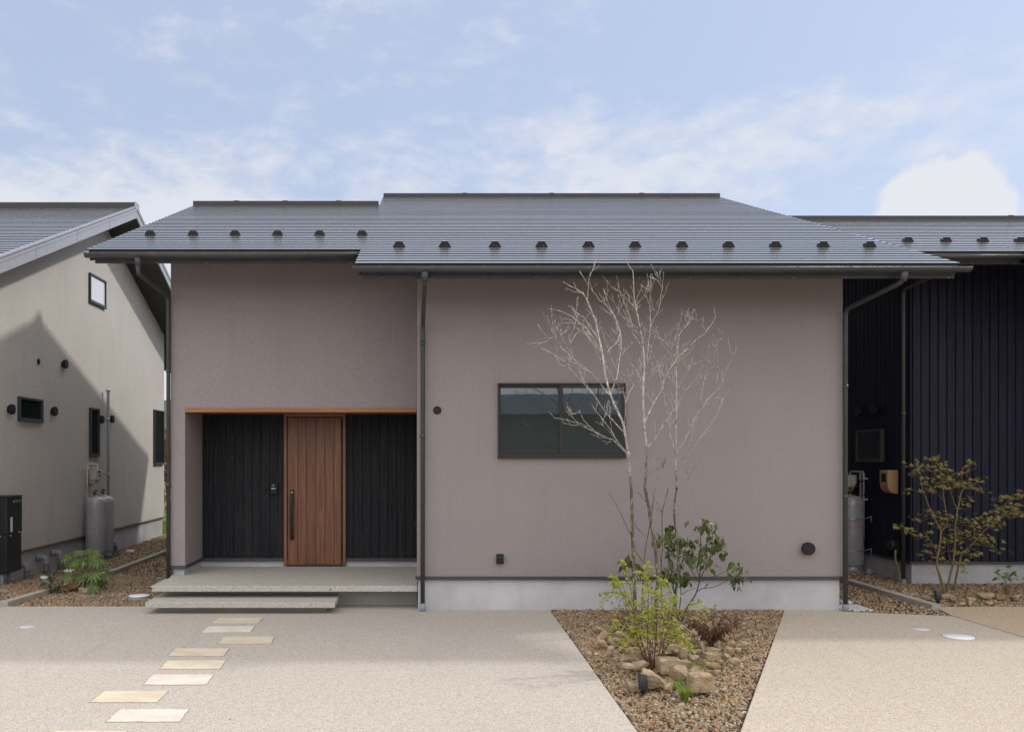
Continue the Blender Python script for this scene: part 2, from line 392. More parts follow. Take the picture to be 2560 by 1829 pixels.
M['pvc'] = simple('mid_grey_pvc', (.20, .205, .225), .45)
M['cream'] = simple('cream_pipe', (.52, .45, .34), .5)
M['meter'] = simple('meter_grey', (.42, .42, .38), .5)
M['steelp'] = simple('galvanised_pipe', (.34, .34, .37), .4, .3)
M['cylg'] = simple('grey_cylinder_paint', (.34, .335, .365), .26, var=.03, spec=.6, coat=.3, sc=3, rv=.02)
M['brass'] = simple('brass', (.35, .24, .08), .35, .9)
M['red'] = simple('red_paint', (.38, .05, .05), .5)
M['markw'] = simple('white_stencil', (.50, .50, .54), .6)
M['mbox'] = simple('ochre_meter_cover', (.37, .235, .125), .5, var=.06)
M['heater'] = simple('gloss_black_metal', (.010, .010, .015), .30, spec=.5, var=.05, rv=.01)
M['rock'] = rockmat('tan_rock', (.30, .205, .120), (.53, .40, .265), (.24, .14, .08))
M['rock_o'] = rockmat('rust_rock', (.26, .125, .06), (.36, .20, .10), (.13, .07, .045))
M['paver'] = pavermat('sandstone_paver', (.53, .46, .355), (.61, .545, .435), (.53, .41, .27))
M['paverw'] = pavermat('pale_sandstone_paver', (.56, .52, .455), (.63, .595, .53), (.54, .47, .37))
M['pjoint'] = simple('paver_mortar', (.30, .25, .20), .9, sc=50, var=.3)
M['spot'] = simple('black_lamp_housing', (.022, .023, .032), .42)
M['lens'] = glass('lamp_lens')
M['soil'] = simple('soil', (.14, .10, .07), .95, sc=3, var=.3)
M['asphalt'] = simple('asphalt', (.055, .055, .058), .9, sc=60, var=.3, bmp=.004)

# ------------------------------------------------------------------ setting: ground, paving, gravel
def slab(name, pts, z0, z1, m, kind='structure'):
    b = MB(); b.prism(pts, z0, z1, 'z'); return tag(b.build(name, m, bevel=.006), kind=kind)
b = MB(); b.add([(-600,-600,-.28),(600,-600,-.28),(600,600,-.28),(-600,600,-.28)], [(0,1,2,3)])
tag(b.build('ground', M['soil']), kind='structure')
APEX = (1.40, -5.75)
slab('driveway', [(-14,-8.6),(APEX[0],-8.6),APEX,(1.54,.0),(1.54,.55),(-3.02,.55),(-3.02,.27),(-14,.27)], -.2, 0.0, M['drive_l'])
slab('driveway', [(APEX[0]+.012,-8.6),(6.0,-8.6),(6.0,-.36),(4.93,-.07),(4.93,.55),(4.26,.55),(4.26,.0),(APEX[0]+.012,APEX[1])], -.2, 0.001, M['drive_r'])
slab('neighbour_driveway', [(6.018,-8.6),(18,-8.6),(18,.24),(6.16,.24),(6.018,-.3)], -.2, 0.003, M['drive_n'])
slab('road', [(-80,-15.5),(80,-15.5),(80,-8.62),(-80,-8.62)], -.2, -.03, M['asphalt'])
slab('pavement', [(-80,-40),(80,-40),(80,-15.52),(-80,-15.52)], -.25, -.01, M['drive_r'])

def gz_left(x, y): return -.035 - np.clip(.030*(y-.27), 0, .115)
def gz_flat(x, y): return -.018 + 0*y
def gravel_bed(name, poly, zf, n, s0, s1, sub=0, lift=0.0):
    """a bed of loose angular stones over a sheet, all one mesh"""
    poly = np.array(poly, float); lo, hi = poly.min(0), poly.max(0)
    pts = lo + rng.random((n*3, 2))*(hi-lo)
    ins = np.zeros(len(pts), bool); j = len(poly)-1
    for i in range(len(poly)):
        xi, yi = poly[i]; xj, yj = poly[j]
        cnd = ((yi > pts[:,1]) != (yj > pts[:,1])) & (pts[:,0] < (xj-xi)*(pts[:,1]-yi)/(yj-yi+1e-12)+xi)
        ins ^= cnd; j = i
    pts = pts[ins][:n]; n = len(pts)
    bm = bmesh.new(); bmesh.ops.create_icosphere(bm, subdivisions=1+sub, radius=1)
    bv = np.array([v.co[:] for v in bm.verts]); bf = np.array([[v.index for v in f.verts] for f in bm.faces]); bm.free()
    nv = len(bv); V = np.repeat(bv[None], n, 0)
    V = V*(1 + .30*(rng.random((n, nv, 1))-.5)*2)
    sc = (s0 + (s1-s0)*rng.random((n,1,1))**1.6)*np.stack([.75+.6*rng.random(n), .6+.5*rng.random(n), .42+.32*rng.random(n)], 1)[:,None,:]*.5
    V = V*sc
    q = rng.normal(size=(n,4)); q[:,1:3] *= .35; q /= np.linalg.norm(q, axis=1, keepdims=True)
    w_, x, y, z = q.T
    Rm = np.stack([1-2*(y*y+z*z),2*(x*y-z*w_),2*(x*z+y*w_),2*(x*y+z*w_),1-2*(x*x+z*z),2*(y*z-x*w_),2*(x*z-y*w_),2*(y*z+x*w_),1-2*(x*x+y*y)],1).reshape(n,3,3)
    V = np.einsum('nij,nkj->nki', Rm, V)
    zz = zf(pts[:,0], pts[:,1]) + lift + rng.random(n)*.014
    V += np.stack([pts[:,0], pts[:,1], zz], 1)[:,None,:]
    F = (bf[None] + (np.arange(n)*nv)[:,None,None]).reshape(-1,3)
    # the sheet below
    gx = np.linspace(lo[0], hi[0], 2); gy = np.linspace(lo[1], hi[1], 9)
    me = bpy.data.meshes.new(name); Vt = V.reshape(-1,3).astype(np.float32)
    me.vertices.add(len(Vt)); me.vertices.foreach_set('co', Vt.ravel())
    me.loops.add(len(F)*3); me.loops.foreach_set('vertex_index', F.ravel().astype(np.int32))
    me.polygons.add(len(F)); me.polygons.foreach_set('loop_start', np.arange(0, len(F)*3, 3, dtype=np.int32))
    me.polygons.foreach_set('loop_total', np.full(len(F), 3, np.int32)); me.update(calc_edges=True); me.validate()
    me.materials.append(M['gravel'])
    o = bpy.data.objects.new(name, me); col.objects.link(o); return tag(o, kind='stuff')
def bed_sheet(poly, zf, drop=.012):
    b = MB(); pl = poly; ys = sorted({p[1] for p in pl}); y0, y1 = ys[0], ys[-1]
    b.add([(x, y, float(zf(np.array(x), np.array(y))) - drop) for x, y in pl], [tuple(range(len(pl)))])
    return tag(b.build('gravel_bed', M['gbase']), kind='structure')

L1 = [(-6.16,.30),(-5.05,.30),(-5.05,13.5),(-6.16,13.5)]
L2 = [(-4.93,.30),(-3.05,.30),(-3.05,.95),(-3.12,1.0),(-3.12,9.5),(-4.93,9.5)]
for pl in (L1, L2):
    for ya, yb in ((.27, 1.2), (1.2, 2.4), (2.4, 4.1), (4.1, 14)):
        x0 = min(p[0] for p in pl)-.12; x1 = max(p[0] for p in pl)+.12
        b = MB(); za, zb = (float(gz_left(0, np.array(v)))-.014 for v in (ya, yb))
        b.add([(x0,ya,za),(x1,ya,za),(x1,yb,zb),(x0,yb,zb)], [(0,1,2,3)]); tag(b.build('gravel_bed', M['gbase']), kind='structure')
gravel_bed('gravel', [(-6.16,.29),(-5.05,.29),(-5.05,3.6),(-6.16,3.6)], gz_left, 6500, .022, .050)
gravel_bed('gravel', [(-6.16,3.6),(-5.05,3.6),(-5.05,10.8),(-6.16,10.8)], gz_left, 6500, .028, .058)
gravel_bed('gravel', [(-4.93,.29),(-3.06,.29),(-3.06,3.6),(-4.93,3.6)], gz_left, 12500, .022, .050)
gravel_bed('gravel', [(-4.93,3.6),(-3.12,3.6),(-3.12,9.4),(-4.93,9.4)], gz_left, 6500, .028, .058)
W_ = [(1.54,.045),(4.262,.045),(4.262,.0),(APEX[0]+.02,APEX[1]+.02),(APEX[0],APEX[1]+.02),(1.542,.0)]
bed_sheet(W_, gz_flat); gravel_bed('gravel', [(1.55,.02),(4.25,.02),(4.245,-.01),(1.51,-5.5),(1.415,-5.5)], gz_flat, 25000, .017, .046, lift=.006)
RA = [(4.935,-.05),(6.01,-.35),(6.03,.2),(6.03,9),(4.96,9),(4.96,.0)]
bed_sheet([(4.93,-.07),(6.0,-.36),(6.05,-.36),(6.05,9),(4.93,9)], gz_flat)
gravel_bed('gravel', RA, gz_flat, 10000, .023, .050)
RB = [(6.17,.26),(13,.26),(13,1.85),(6.82,1.85),(6.82,9),(6.17,9)]
bed_sheet([(6.10,.24),(18,.24),(18,9),(6.10,9)], lambda x, y: -.018 + 0*y)
gravel_bed('gravel', [(6.17,.26),(9.6,.26),(9.6,1.84),(6.17,1.84)], lambda x, y: -.012 + .02*(y-.2), 9500, .025, .054)
gravel_bed('gravel', [(6.17,1.84),(6.80,1.84),(6.80,6),(6.17,6)], lambda x, y: .016 + 0*y, 2300, .035, .064)

b = MB(); b.add([(-16,11.0,-.135),(-3.0,9.6,-.135),(16,30,-.10),(-40,34,-.10)], [(0,1,2,3)])
lawn = simple('lawn_earth', (.16,.20,.05), .95, sc=9, var=.4, bmp=.02)
tag(b.build('lawn', lawn), kind='structure')

# ------------------------------------------------------------------ shared house pieces
def roof_slope(b, x0, x1, ye, ze, yr, pitch=.4, row=.15333, g=.060, dep=.014, t=.003):
    """flat metal courses climbing from the eave (ye,ze) to the ridge yr, each stepping up a little over a lap joint coloured dark as if shaded"""
    p = row; n = int((yr-ye)/p + .98); z = lambda y: ze + pitch*(y-ye)
    for i in range(n):
        ya, yn = ye+i*p, min(ye+(i+1)*p, yr); last = i == n-1; yb = yr if last else yn-g
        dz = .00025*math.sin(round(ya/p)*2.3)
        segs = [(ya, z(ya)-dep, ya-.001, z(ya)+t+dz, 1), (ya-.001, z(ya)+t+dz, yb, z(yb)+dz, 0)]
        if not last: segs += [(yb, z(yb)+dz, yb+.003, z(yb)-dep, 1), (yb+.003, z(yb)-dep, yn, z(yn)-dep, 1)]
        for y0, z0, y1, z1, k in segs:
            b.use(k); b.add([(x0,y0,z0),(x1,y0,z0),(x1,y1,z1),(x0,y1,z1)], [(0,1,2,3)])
def roof_body(b, x0, x1, ye, ze, yr, yb, pitch=.4, thick=.10, gap=.030):
    """solid deck under the courses, front slope ye..yr, rear slope yr..yb"""
    zr = ze + pitch*(yr-ye); zb = zr - pitch*(yb-yr)
    pts = [(ye+.01, ze-gap), (yr, zr-gap*.7), (yb, zb), (yb, zb-thick), (yr, zr-thick-.02), (ye+.01, ze-thick*.45)]
    b.prism(pts, x0, x1, 'x')
def gutter(name, x0, x1, yc, zl, r, parent, m, brackets=None):
    b = MB(); n = 12; prof = []
    for i in range(n+1):
        a = math.pi + math.pi*i/n; prof.append((yc + r*math.cos(a), zl + r*math.sin(a)*.74))
    for i in range(n, -1, -1):
        a = math.pi + math.pi*i/n; prof.append((yc + (r-.005)*math.cos(a), zl + (r-.005)*math.sin(a)*.74 + .001))
    b.prism(prof, x0, x1, 'x', True)
    b.cyl((x0, yc-r+.003, zl), (1,0,0), .006, x1-x0, 8)
    g = b.build(name, m, parent)
    c = MB(); e = MB()
    for x in brackets or []:
        c.box(x-.014, x+.014, yc-r-.002, yc+r+.03, zl+.002, zl+.008); e.cyl((x+.012, yc+r*.7+.032, zl-r-.028), (0,-1,0), .006, .012, 8)
    if brackets: split_build(c, 'bracket', M['clip'], g); split_build(e, 'screw', M['clip'], g)
    return g
def downpipe(pts, r, parent, m, joints=(), socket=None, funnel=None):
    b = MB(); b.tube(pts, r, 14, 0)
    for p, d in joints: b.cyl(p, d, r+.004, .05, 16)
    if funnel: b.cyl(funnel, (0,0,-1), r*1.75, .10, 16, r*1.05)
    o = b.build('downpipe', m, parent)
    if socket:
        s = MB(); s.cyl(socket, (0,0,1), r+.006, .115, 18); s.build('socket', M['socket'], o)
    return o
def bend(a, b_, c, k=.09, n=4):
    """points rounding the corner at b_ between a and c"""
    a, b_, c = Vector(a), Vector(b_), Vector(c); p = b_ + (a-b_).normalized()*k; q = b_ + (c-b_).normalized()*k
    return [p.lerp(b_, t).lerp(b_.lerp(q, t), t) for t in (i/n for i in range(n+1))]
def snow_guard_mesh(name, parent, o):
    """two-legged trapezoid clip, facing downhill"""
    b = MB(); w0, w1, h, d = .074, .036, .056, .016
    prof = [(-w0,0),(-w0+.006,-.004),(-.036,-.004),(-.026,.012),(-.018,-.004),(.018,-.004),(.026,.012),(.036,-.004),(w0-.006,-.004),(w0,0),(w1+.006,h-.004),(w1,h),(-w1,h),(-w1-.006,h-.004)]
    b.prism([(o[0]+x, o[2]+z) for x, z in prof], o[1], o[1]+d, 'y')
    b.box(o[0]-w1, o[0]+w1, o[1]+d, o[1]+.10, o[2]+h-.012, o[2]+h-.006)
    b.box(o[0]-w0*.8, o[0]-w0*.5, o[1]+d, o[1]+.12, o[2]+.012, o[2]+.024); b.box(o[0]+w0*.5, o[0]+w0*.8, o[1]+d, o[1]+.12, o[2]+.012, o[2]+.024)
    return b.build(name, M['black'], parent, origin=o)
def ridge_cap(x0, x1, y, z, parent, m, h=.055):
    b = MB(); b.prism([(y-.10, z-.045), (y-.10, z+h-.008), (y-.085, z+h), (y+.085, z+h), (y+.10, z+h-.008), (y+.10, z-.045)], x0, x1, 'x')
    for k in range(1, 4):
        xj = x0 + (x1-x0)*k/4 + .1*math.sin(k*5); b.box(xj, xj+.09, y-.1025, y+.1025, z+.005, z+h+.0025)
    return b.build('ridge_cap', m, parent)
def snow_row(parent, xs, y, z):
    src = snow_guard_mesh('snow_guard', parent, Vector((xs[0], y, z)))
    for x in xs[1:]: copy_part(src, parent, Vector((x, y, z)))
def board_wall(parent, name, x0, x1, y, z0, z1, m, pitch=.120, phase=0.0, axis='x', sgn=-1, nails=True, batten=True):
    """vertical charred boards with battens, facing -Y (axis x) or -X (axis y)"""
    b = MB(); n = int((x1-x0)/pitch)+2; nail_at = []
    for i in range(-1, n):
        a = x0 + phase + i*pitch; g = .001 if batten else .008; xa, xb = max(a+g, x0), min(a+pitch-g, x1)
        if xb - xa < .01: continue
        d = .004*random.random()
        if axis == 'x': b.box(xa, xb, y-.018-d, y, z0, z1)
        else: b.box(y-.018-d, y, xa, xb, z0, z1)
        ba, bb = a-.016, a+.016
        if batten and ba > x0 and bb < x1:
            if axis == 'x': b.box(ba, bb, y-.036, y-.019-d, z0, z1)
            else: b.box(y-.036, y-.019-d, ba, bb, z0, z1)
            if nails:
                zz = z0+.06
                while zz < z1:
                    nail_at.append((a, y-.0362, zz)); zz += .264
    b.use(1)
    for q in nail_at: b.cyl(q, (0,-1,0), .0055, .002, 8)
    return b.build(name, [m, M['nail']], parent, bevel=.003, seg=1)

# ------------------------------------------------------------------ the main house
H = thing('house', (1, 5, 0), 'single storey house with mauve grey stucco walls and a wooden front door, in the middle', 'house')
# walls: wing front at y=0, entrance part at y=.96 with a recess to y=1.83
EY, RY, WX0, WX1, LX = .96, 1.83, -.012, 4.94, -3.154
BACK = 9.0
def soff(y): return 3.69 + .4*(y+.87)          # underside of the sloping soffit
b = MB()
b.prism([(0,.395),(0,soff(0)),(6.2,soff(6.2)),(6.2,.395)], WX0, WX1, 'x')
b.prism([(6.2,.395),(6.2,soff(6.2)),(12.4,soff(0)),(12.4,.395)], WX0, WX1, 'x')
# entrance part: pillar, lintel wall, back wall (cladding fixed to it)
zt = lambda y: soff(y)
b.box(LX, -2.972, EY, RY+.10, .395, 2.402)
b.prism([(EY,2.402),(EY,zt(EY)),(4.84,zt(4.84)),(4.84,2.402)], LX, WX0-.004, 'x')
b.prism([(4.84,2.402),(4.84,zt(4.84)),(BACK+.6,zt(EY)-.1),(BACK+.6,2.402)], LX, WX0-.004, 'x')
b.box(LX, WX0-.004, RY+.10, BACK+.6, .395, 2.398)
b.build('wall', M['stucco'], H)
b = MB(); b.box(.0, 4.915, .03, 12.3, -.3, .352); b.box(-3.125, -2.99, EY+.03, RY, -.3, .352); b.box(-3.125, -.001, RY-.0, BACK+.5, -.3, .350)
b.build('foundation', M['found'], H)
b = MB()
b.box(WX0-.018, WX1+.012, -.018, .06, .357, .394); b.box(WX1-.05, WX1+.014, .062, 12.3, .357, .394)
b.box(LX-.012, -2.958, EY-.018, EY+.05, .355, .393); b.box(-2.985, -2.958, EY+.052, RY-.03, .355, .393)
b.box(-2.956, -1.85, RY-.052, RY+.03, .352, .392); b.box(-.985, -.02, RY-.052, RY+.03, .352, .392); b.box(LX-.012, LX+.03, EY+.052, BACK, .355, .393)
b.build('base_trim', M['flash'], H, bevel=.003)
# recess
b = MB(); b.box(-2.967, WX0-.006, EY-.012, EY+.045, 2.352, 2.404); b.build('lintel_beam', M['beam'], H, bevel=.002)
b = MB(); n = 9
for i in range(n):
    y0 = EY+.047 + i*(RY-EY-.06)/n; b.box(-2.968, WX0-.008, y0, y0+(RY-EY-.06)/n-.004, 2.366, 2.390)
b.build('porch_ceiling', M['soffw'], H)
DL, DR = -1.842, -.992
board_wall(H, 'cladding', -2.970, DL-.002, RY+.018, .393, 2.366, M['clad'], .1195, .068)
board_wall(H, 'cladding', DR+.002, WX0-.008, RY+.018, .393, 2.366, M['clad'], .1195, .078)
# door
b = MB(); b.box(DL, DL+.040, RY-.045, RY+.03, .288, 2.330); b.box(DR-.040, DR, RY-.045, RY+.03, .288, 2.330); b.box(DL, DR, RY-.043, RY+.03, 2.331, 2.372)
fr = b.build('door_frame', M['doorfr'], H, bevel=.004)
b = MB(); xs = [DL+.050, DL+.190, DL+.310, DL+.437, DL+.562, DL+.688, DR-.064]
for i in range(6):
    y = RY-.018; b.box(xs[i]+.0038, xs[i+1]-.0038, y, y+.04, .300, 2.318)
b.box(xs[0], xs[-1], RY-.006, RY+.02, .301, 2.317)
b.box(xs[0]-.001, xs[0]+.022, RY-.024, RY-.0185, .300, 2.318)
door = b.build('door', M['door'], H, bevel=.0025)
b = MB(); hx = DL+.112
b.box(hx-.024, hx+.024, RY-.030, RY-.018, 1.230, 1.330); b.box(hx-.022, hx+.022, RY-.030, RY-.018, .640, .70)
prof = [(RY-.022,.640),(RY-.060,.665),(RY-.082,.80),(RY-.086,.96),(RY-.080,1.12),(RY-.055,1.235),(RY-.030,1.325),(RY-.024,1.325),(RY-.040,1.23),(RY-.062,1.11),(RY-.068,.96),(RY-.064,.81),(RY-.046,.70),(RY-.022,.675)]
b.prism(prof, hx-.021, hx+.021, 'x')
hd = b.build('handle', M['black'], door, bevel=.003)
b = MB(); b.cyl((hx, RY-.034, 1.292), (0,-1,0), .014, .006, 20); b.build('lock', M['clip2'], door)
b = MB()
for z in (.50, 1.28, 2.16): b.cyl((DR-.052, RY-.034, z), (0,0,1), .008, .10, 12)
b.box(DR-.060, DR-.043, RY-.012, RY+.0, .30, 2.318)
split_build(b, 'hinge', M['black'], door)
b = MB(); b.box(DL+.03, DR-.03, RY-.03, RY+.03, .274, .297); b.build('threshold', M['frame'], H)
# door bell
bx, bz = (796.5/2.8+400, 673/2.8+980); bell = P(bx/1, bz, 11.70)
b = MB(); b.box(bell.x-.052, bell.x+.050, RY-.062, RY-.03, bell.z-.080, bell.z+.075)
db = b.build('door_intercom', M['black'], H, bevel=.006)
b = MB(); b.cyl((bell.x-.002, RY-.064, bell.z+.042), (0,-1,0), .014, .005, 18); b.build('camera_lens', M['clip'], db)
b = MB(); b.box(bell.x-.030, bell.x+.026, RY-.0642, RY-.0622, bell.z-.006, bell.z+.006); b.build('button', M['markw'], db)

# main window, two sliding sashes
def fr_rect(b, x0, x1, z0, z1, y0, y1, wl, wr, wb, wt):
    b.box(x0, x0+wl, y0, y1, z0, z1); b.box(x1-wr, x1, y0, y1, z0, z1)
    b.box(x0+wl, x1-wr, y0+.0015, y1, z0, z0+wb); b.box(x0+wl, x1-wr, y0+.0015, y1, z1-wt, z1)
a, c = P(1244.5, 1142, 9.92), P(1562.4, 959.4, 9.92); wx0, wx1, wz0, wz1 = a.x, c.x, a.z, c.z; mx = P(1402.3, 0, 9.92).x
b = MB(); fr_rect(b, wx0, wx1, wz0, wz1, -.040, .03, .016, .016, .040, .020)
b.box(wx0-.006, wx1+.006, -.052, -.004, wz0-.012, wz0+.012); b.box(wx0-.004, wx1+.004, -.048, -.004, wz1-.004, wz1+.006)
win = b.build('window', M['frame'], H, bevel=.003)
b = MB(); fr_rect(b, wx0+.017, mx+.02, wz0+.041, wz1-.021, -.014, .025, .016, .03, .042, .030); s1 = b.build('sash', M['frame'], win, bevel=.002)
b = MB(); fr_rect(b, mx-.022, wx1-.017, wz0+.041, wz1-.021, -.032, -.016, .042, .034, .044, .030); s2 = b.build('sash', M['frame'], win, bevel=.002)
b = MB(); b.box(wx0+.030, mx-.004, -.010, -.004, wz0+.080, wz1-.048); b.build('pane', M['glass'], win)
b = MB(); b.box(mx+.018, wx1-.048, -.026, -.020, wz0+.082, wz1-.048); b.build('pane', M['glass'], win)
b = MB(); b.box(wx0+.035, wx0+.075, -.0535, -.0515, wz0-.002, wz0+.006); b.box(wx1-.075, wx1-.035, -.0535, -.0515, wz0-.002, wz0+.006); split_build(b, 'drain_slot', M['black'], win)
# vents on the wing
p = P(1093, 1025, 9.92); b = MB(); b.cyl((p.x, .0, p.z), (0,-1,0), .047, .014, 28); b.cyl((p.x, -.014, p.z), (0,-1,0), .036, .003, 28); b.build('vent_cover', M['capbr'], H, bevel=.002)
p = P(2018, 1370, 9.90); b = MB(); b.cyl((p.x, .0, p.z), (0,-1,0), .052, .03, 28); b.cyl((p.x, -.03, p.z), (0,-1,0), .074, .045, 36); b.build('vent_cap', M['capb'], H, bevel=.006)
p = P(1250, 1396, 9.90); b = MB()
pr = [(.0, p.z-.055), (.0, p.z+.055)] + [(-.052*math.sin(t), p.z+.055-.052*(1-math.cos(t))) for t in (R(20), R(45), R(70), R(90))] + [(-.052, p.z-.055)]
b.prism(pr, p.x-.041, p.x+.041, 'x'); b.build('outlet_cover', M['capb'], H, bevel=.003)
# small box at the right end of the recess
b = MB(); b.box(-.050, -.013, 1.50, 1.60, .82, .92); b.build('outlet_cover', M['capb'], H, bevel=.004)

# roofs
ZE = 3.829
def zroof(y): return ZE + .4*(y+.92)
b = MB(); roof_body(b, -3.84, -.642, 0.0, zroof(0), 4.84, 10.5); roof_body(b, -.640, 5.70, -.92, ZE, 6.36, 13.6)
RF = b.build('roof', M['trim'], H)
# entrance side, then the wing side (they share one plane)
b = MB(); roof_slope(b, -3.86, -.6645, 0.0, zroof(0), 4.84)
b.recalc = False; b.build('roof_sheet', [M['roof'], M['riser_shade']], RF)
b = MB(); roof_slope(b, -.664, 5.722, -.92, zroof(-.92), 6.36); b.recalc = False; b.build('roof_sheet', [M['roof'], M['riser_shade']], RF)
ridge_cap(-3.868, -.68, 4.84, zroof(4.84), RF, M['trim'], .044); ridge_cap(-.655, 5.732, 6.36, zroof(6.36), RF, M['trim'], .036)
# eave fascias and rake boards
def eave(x0, x1, ye, z, parent):
    b = MB()
    b.box(x0-.03, x1+.0, ye+.012, ye+.030, z-.060, z-.003)          # drip edge
    b.box(x0, x1, ye+.045, ye+.070, z-.150, z-.010); b.build('fascia', M['trim'], parent, bevel=.002)
eave(-3.775, -.62, 0.0, zroof(0)-.002, RF); eave(-.60, 5.690, -.92, ZE-.002, RF)
b = MB()
for x0, x1, ye, yr, yb in ((-3.835, -3.815, .02, 4.84, 10.5), (-.640, -.615, -.90, .9, .92), (5.675, 5.698, -.90, 6.36, 13.6)):
    zr = zroof(yr); b.prism([(ye, zroof(ye)-.02), (yr, zr-.02), (yb, zr-.4*(yb-yr)-.02), (yb, zr-.4*(yb-yr)-.16), (yr, zr-.16), (ye+.03, zroof(ye)-.13)], x0, x1, 'x')
split_build(b, 'rake_board', M['trim'], RF)
b = MB()
for x0, x1, ya, yr, yb in ((-3.81, -.60, .07, 4.84, 10.4), (-.61, 5.67, -.85, 6.36, 13.4)):
    za, zr = zroof(ya)-.142, zroof(yr)-.142; zb = zr-.4*(yb-yr)
    b.prism([(ya,za),(yr,zr),(yb,zb),(yb,zb+.02),(yr,zr+.02),(ya,za+.02)], x0, x1, 'x')
split_build(b, 'soffit', M['soffit'], RF)
D2 = 1.1263
snow_row(RF, [(d*D2-CX)*11.12/FPX for d in (335,430,523,617,710,804)], 1.16, zroof(1.16)+.004)
snow_row(RF, [(d*D2-CX)*10.13/FPX for d in (886,987,1098,1201,1305,1408,1512,1615,1719,1825,1928)], .17, zroof(.17)+.004)
# gutters and downpipes
xsb = [-3.62, -3.05, -2.47, -1.88, -1.30, -.80]
gutter('gutter', -3.848, -.70, -.055, 4.126, .058, H, M['gutter'], xsb)
gutter('gutter', -.690, 5.785, -.975, 3.763, .058, H, M['gutter'], [-.40+.545*i for i in range(12)])
zg = 3.768; x = .070
pts = [Vector((x, -.975, zg-.06)), *bend((x,-.975,zg-.06), (x,-.975,zg-.16), (x-.012,-.058,3.30), .07), *bend((x,-.975,zg-.16), (x-.014,-.058,3.30), (x-.016,-.058,1), .10), Vector((x-.016,-.058,.0))]
downpipe(pts, .0265, H, M['pipe_d'], [((x-.016,-.058,3.12),(0,0,-1)), ((x-.016,-.058,2.05),(0,0,-1))], (x-.016,-.058,-.02), (x,-.975,zg-.045))
e1, e2 = P(2259, 703, 8.95), P(2113.5, 774.5, 9.86)
pts = [Vector((e1.x,-.975,zg-.06)), *bend((e1.x,-.975,zg-.06), e1, e2, .08), *bend(e1, e2, (e2.x,e2.y,0), .08), Vector((e2.x, e2.y, 0))]
downpipe(pts, .0265, H, M['pipe_d'], [((e2.x,e2.y,2.62),(0,0,-1)), ((e2.x,e2.y,1.35),(0,0,-1))], (e2.x,e2.y,-.03), (e1.x,-.975,zg-.045))
e1, e2 = P(345, 684, 9.865), P(421, 741, 10.85); zg = 4.13
pts = [Vector((e1.x,-.055,zg-.06)), *bend((e1.x,-.055,zg-.06), e1, e2, .08), *bend(e1, e2, (e2.x,e2.y,0), .08), Vector((e2.x, e2.y, -.1))]
downpipe(pts, .0265, H, M['pipe_d'], [((e2.x,e2.y,2.9),(0,0,-1)), ((e2.x,e2.y,1.45),(0,0,-1))], (e2.x,e2.y,-.1), (e1.x,-.055,zg-.045))

# ------------------------------------------------------------------ porch and step
PO = thing('porch', (-1.5, 1, 0), 'wide exposed aggregate porch slab in front of the wooden door', 'porch')
b = MB(); b.box(-3.11, -.006, .05, RY-.002, .208, .275); b.build('slab', M['step'], PO, bevel=.006)
b = MB(); b.box(-3.04, -.008, .37, RY-.004, -.2, .2075); b.build('base', M['riser'], PO)
ST = thing('step', (-2, 0, 0), 'lower exposed aggregate step overhanging its base below the porch slab', 'step')
b = MB(); b.box(-3.10, -.944, -.24, .34, .070, .135); b.build('slab', M['step'], ST, bevel=.006)
b = MB(); b.box(-2.995, -1.064, -.055, .34, -.2, .0695); b.build('base', M['riser'], ST)

# ------------------------------------------------------------------ beige neighbour house on the left
LXW = -6.2
def LW(px, py, off=0.0):
    """point on the plane x = LXW+off of the left neighbour's side wall"""
    return P(px, py, (LXW+off)*FPX/(px-CX))
N = thing('house', (-11, 6.5, 0), 'beige rough plastered house with a sunlit gable wall, at the left edge', 'house')
PT = .412; NYE, NYR, NYB = .90, 6.78, 12.66; NZE = 6.66 - PT*(NYR-NYE); FY, BY = 1.85, 10.9
def nz(y): return 6.66 - PT*abs(y-NYR)
b = MB(); pts = [(FY,.315),(FY,nz(FY)-.21),(NYR,nz(NYR)-.21),(BY,nz(BY)-.21),(BY,.315)]
b.prism(pts, -16.5, LXW, 'x'); b.build('wall', M['stucco_l'], N)
b = MB(); b.box(-16.4, LXW-.03, FY+.03, BY-.03, -.4, .276); b.build('foundation', M['found_r'], N)
b = MB(); b.box(LXW-.06, LXW+.016, FY-.016, BY+.016, .296, .313); b.box(LXW-.06, LXW+.010, FY-.010, BY+.010, .2775, .295); b.build('base_trim', simple('bronze_trim', (.16,.14,.10), .5), N)
b = MB(); roof_body(b, -18, -5.53, NYE, NZE, NYR, NYB, PT)
NR = b.build('roof', M['trim'], N)
b = MB(); roof_slope(b, -18, -5.535, NYE, NZE, NYR, PT); b.recalc = False; b.build('roof_sheet', [M['roof'], M['riser_shade']], NR)
b = MB(); roof_slope(b, -18, -5.535, -NYB, NZE, -NYR, PT); b.v = [(x, -y, z) for x, y, z in b.v]; b.f = [tuple(reversed(f)) for f in b.f]; b.recalc = False; b.build('roof_sheet', [M['roof'], M['riser_shade']], NR)
b = MB()
for s in (0, 1):     # stepped edge trim of the courses, front slope then rear slope
    n = 38; p = (NYR-NYE)/n
    for i in range(n):
        y0 = NYE+i*p; y1 = y0+p-.008; z0, z1 = nz(y0), nz(y0+p)-.006
        if s: y0, y1 = 2*NYR-y0, 2*NYR-y1
        b.prism([(y0,z0-.01),(y1,z1-.01),(y1,z1+.016),(y0,z0+.022)], -5.56, -5.498, 'x')
b.build('edge_trim', M['rake'], NR)
b = MB()
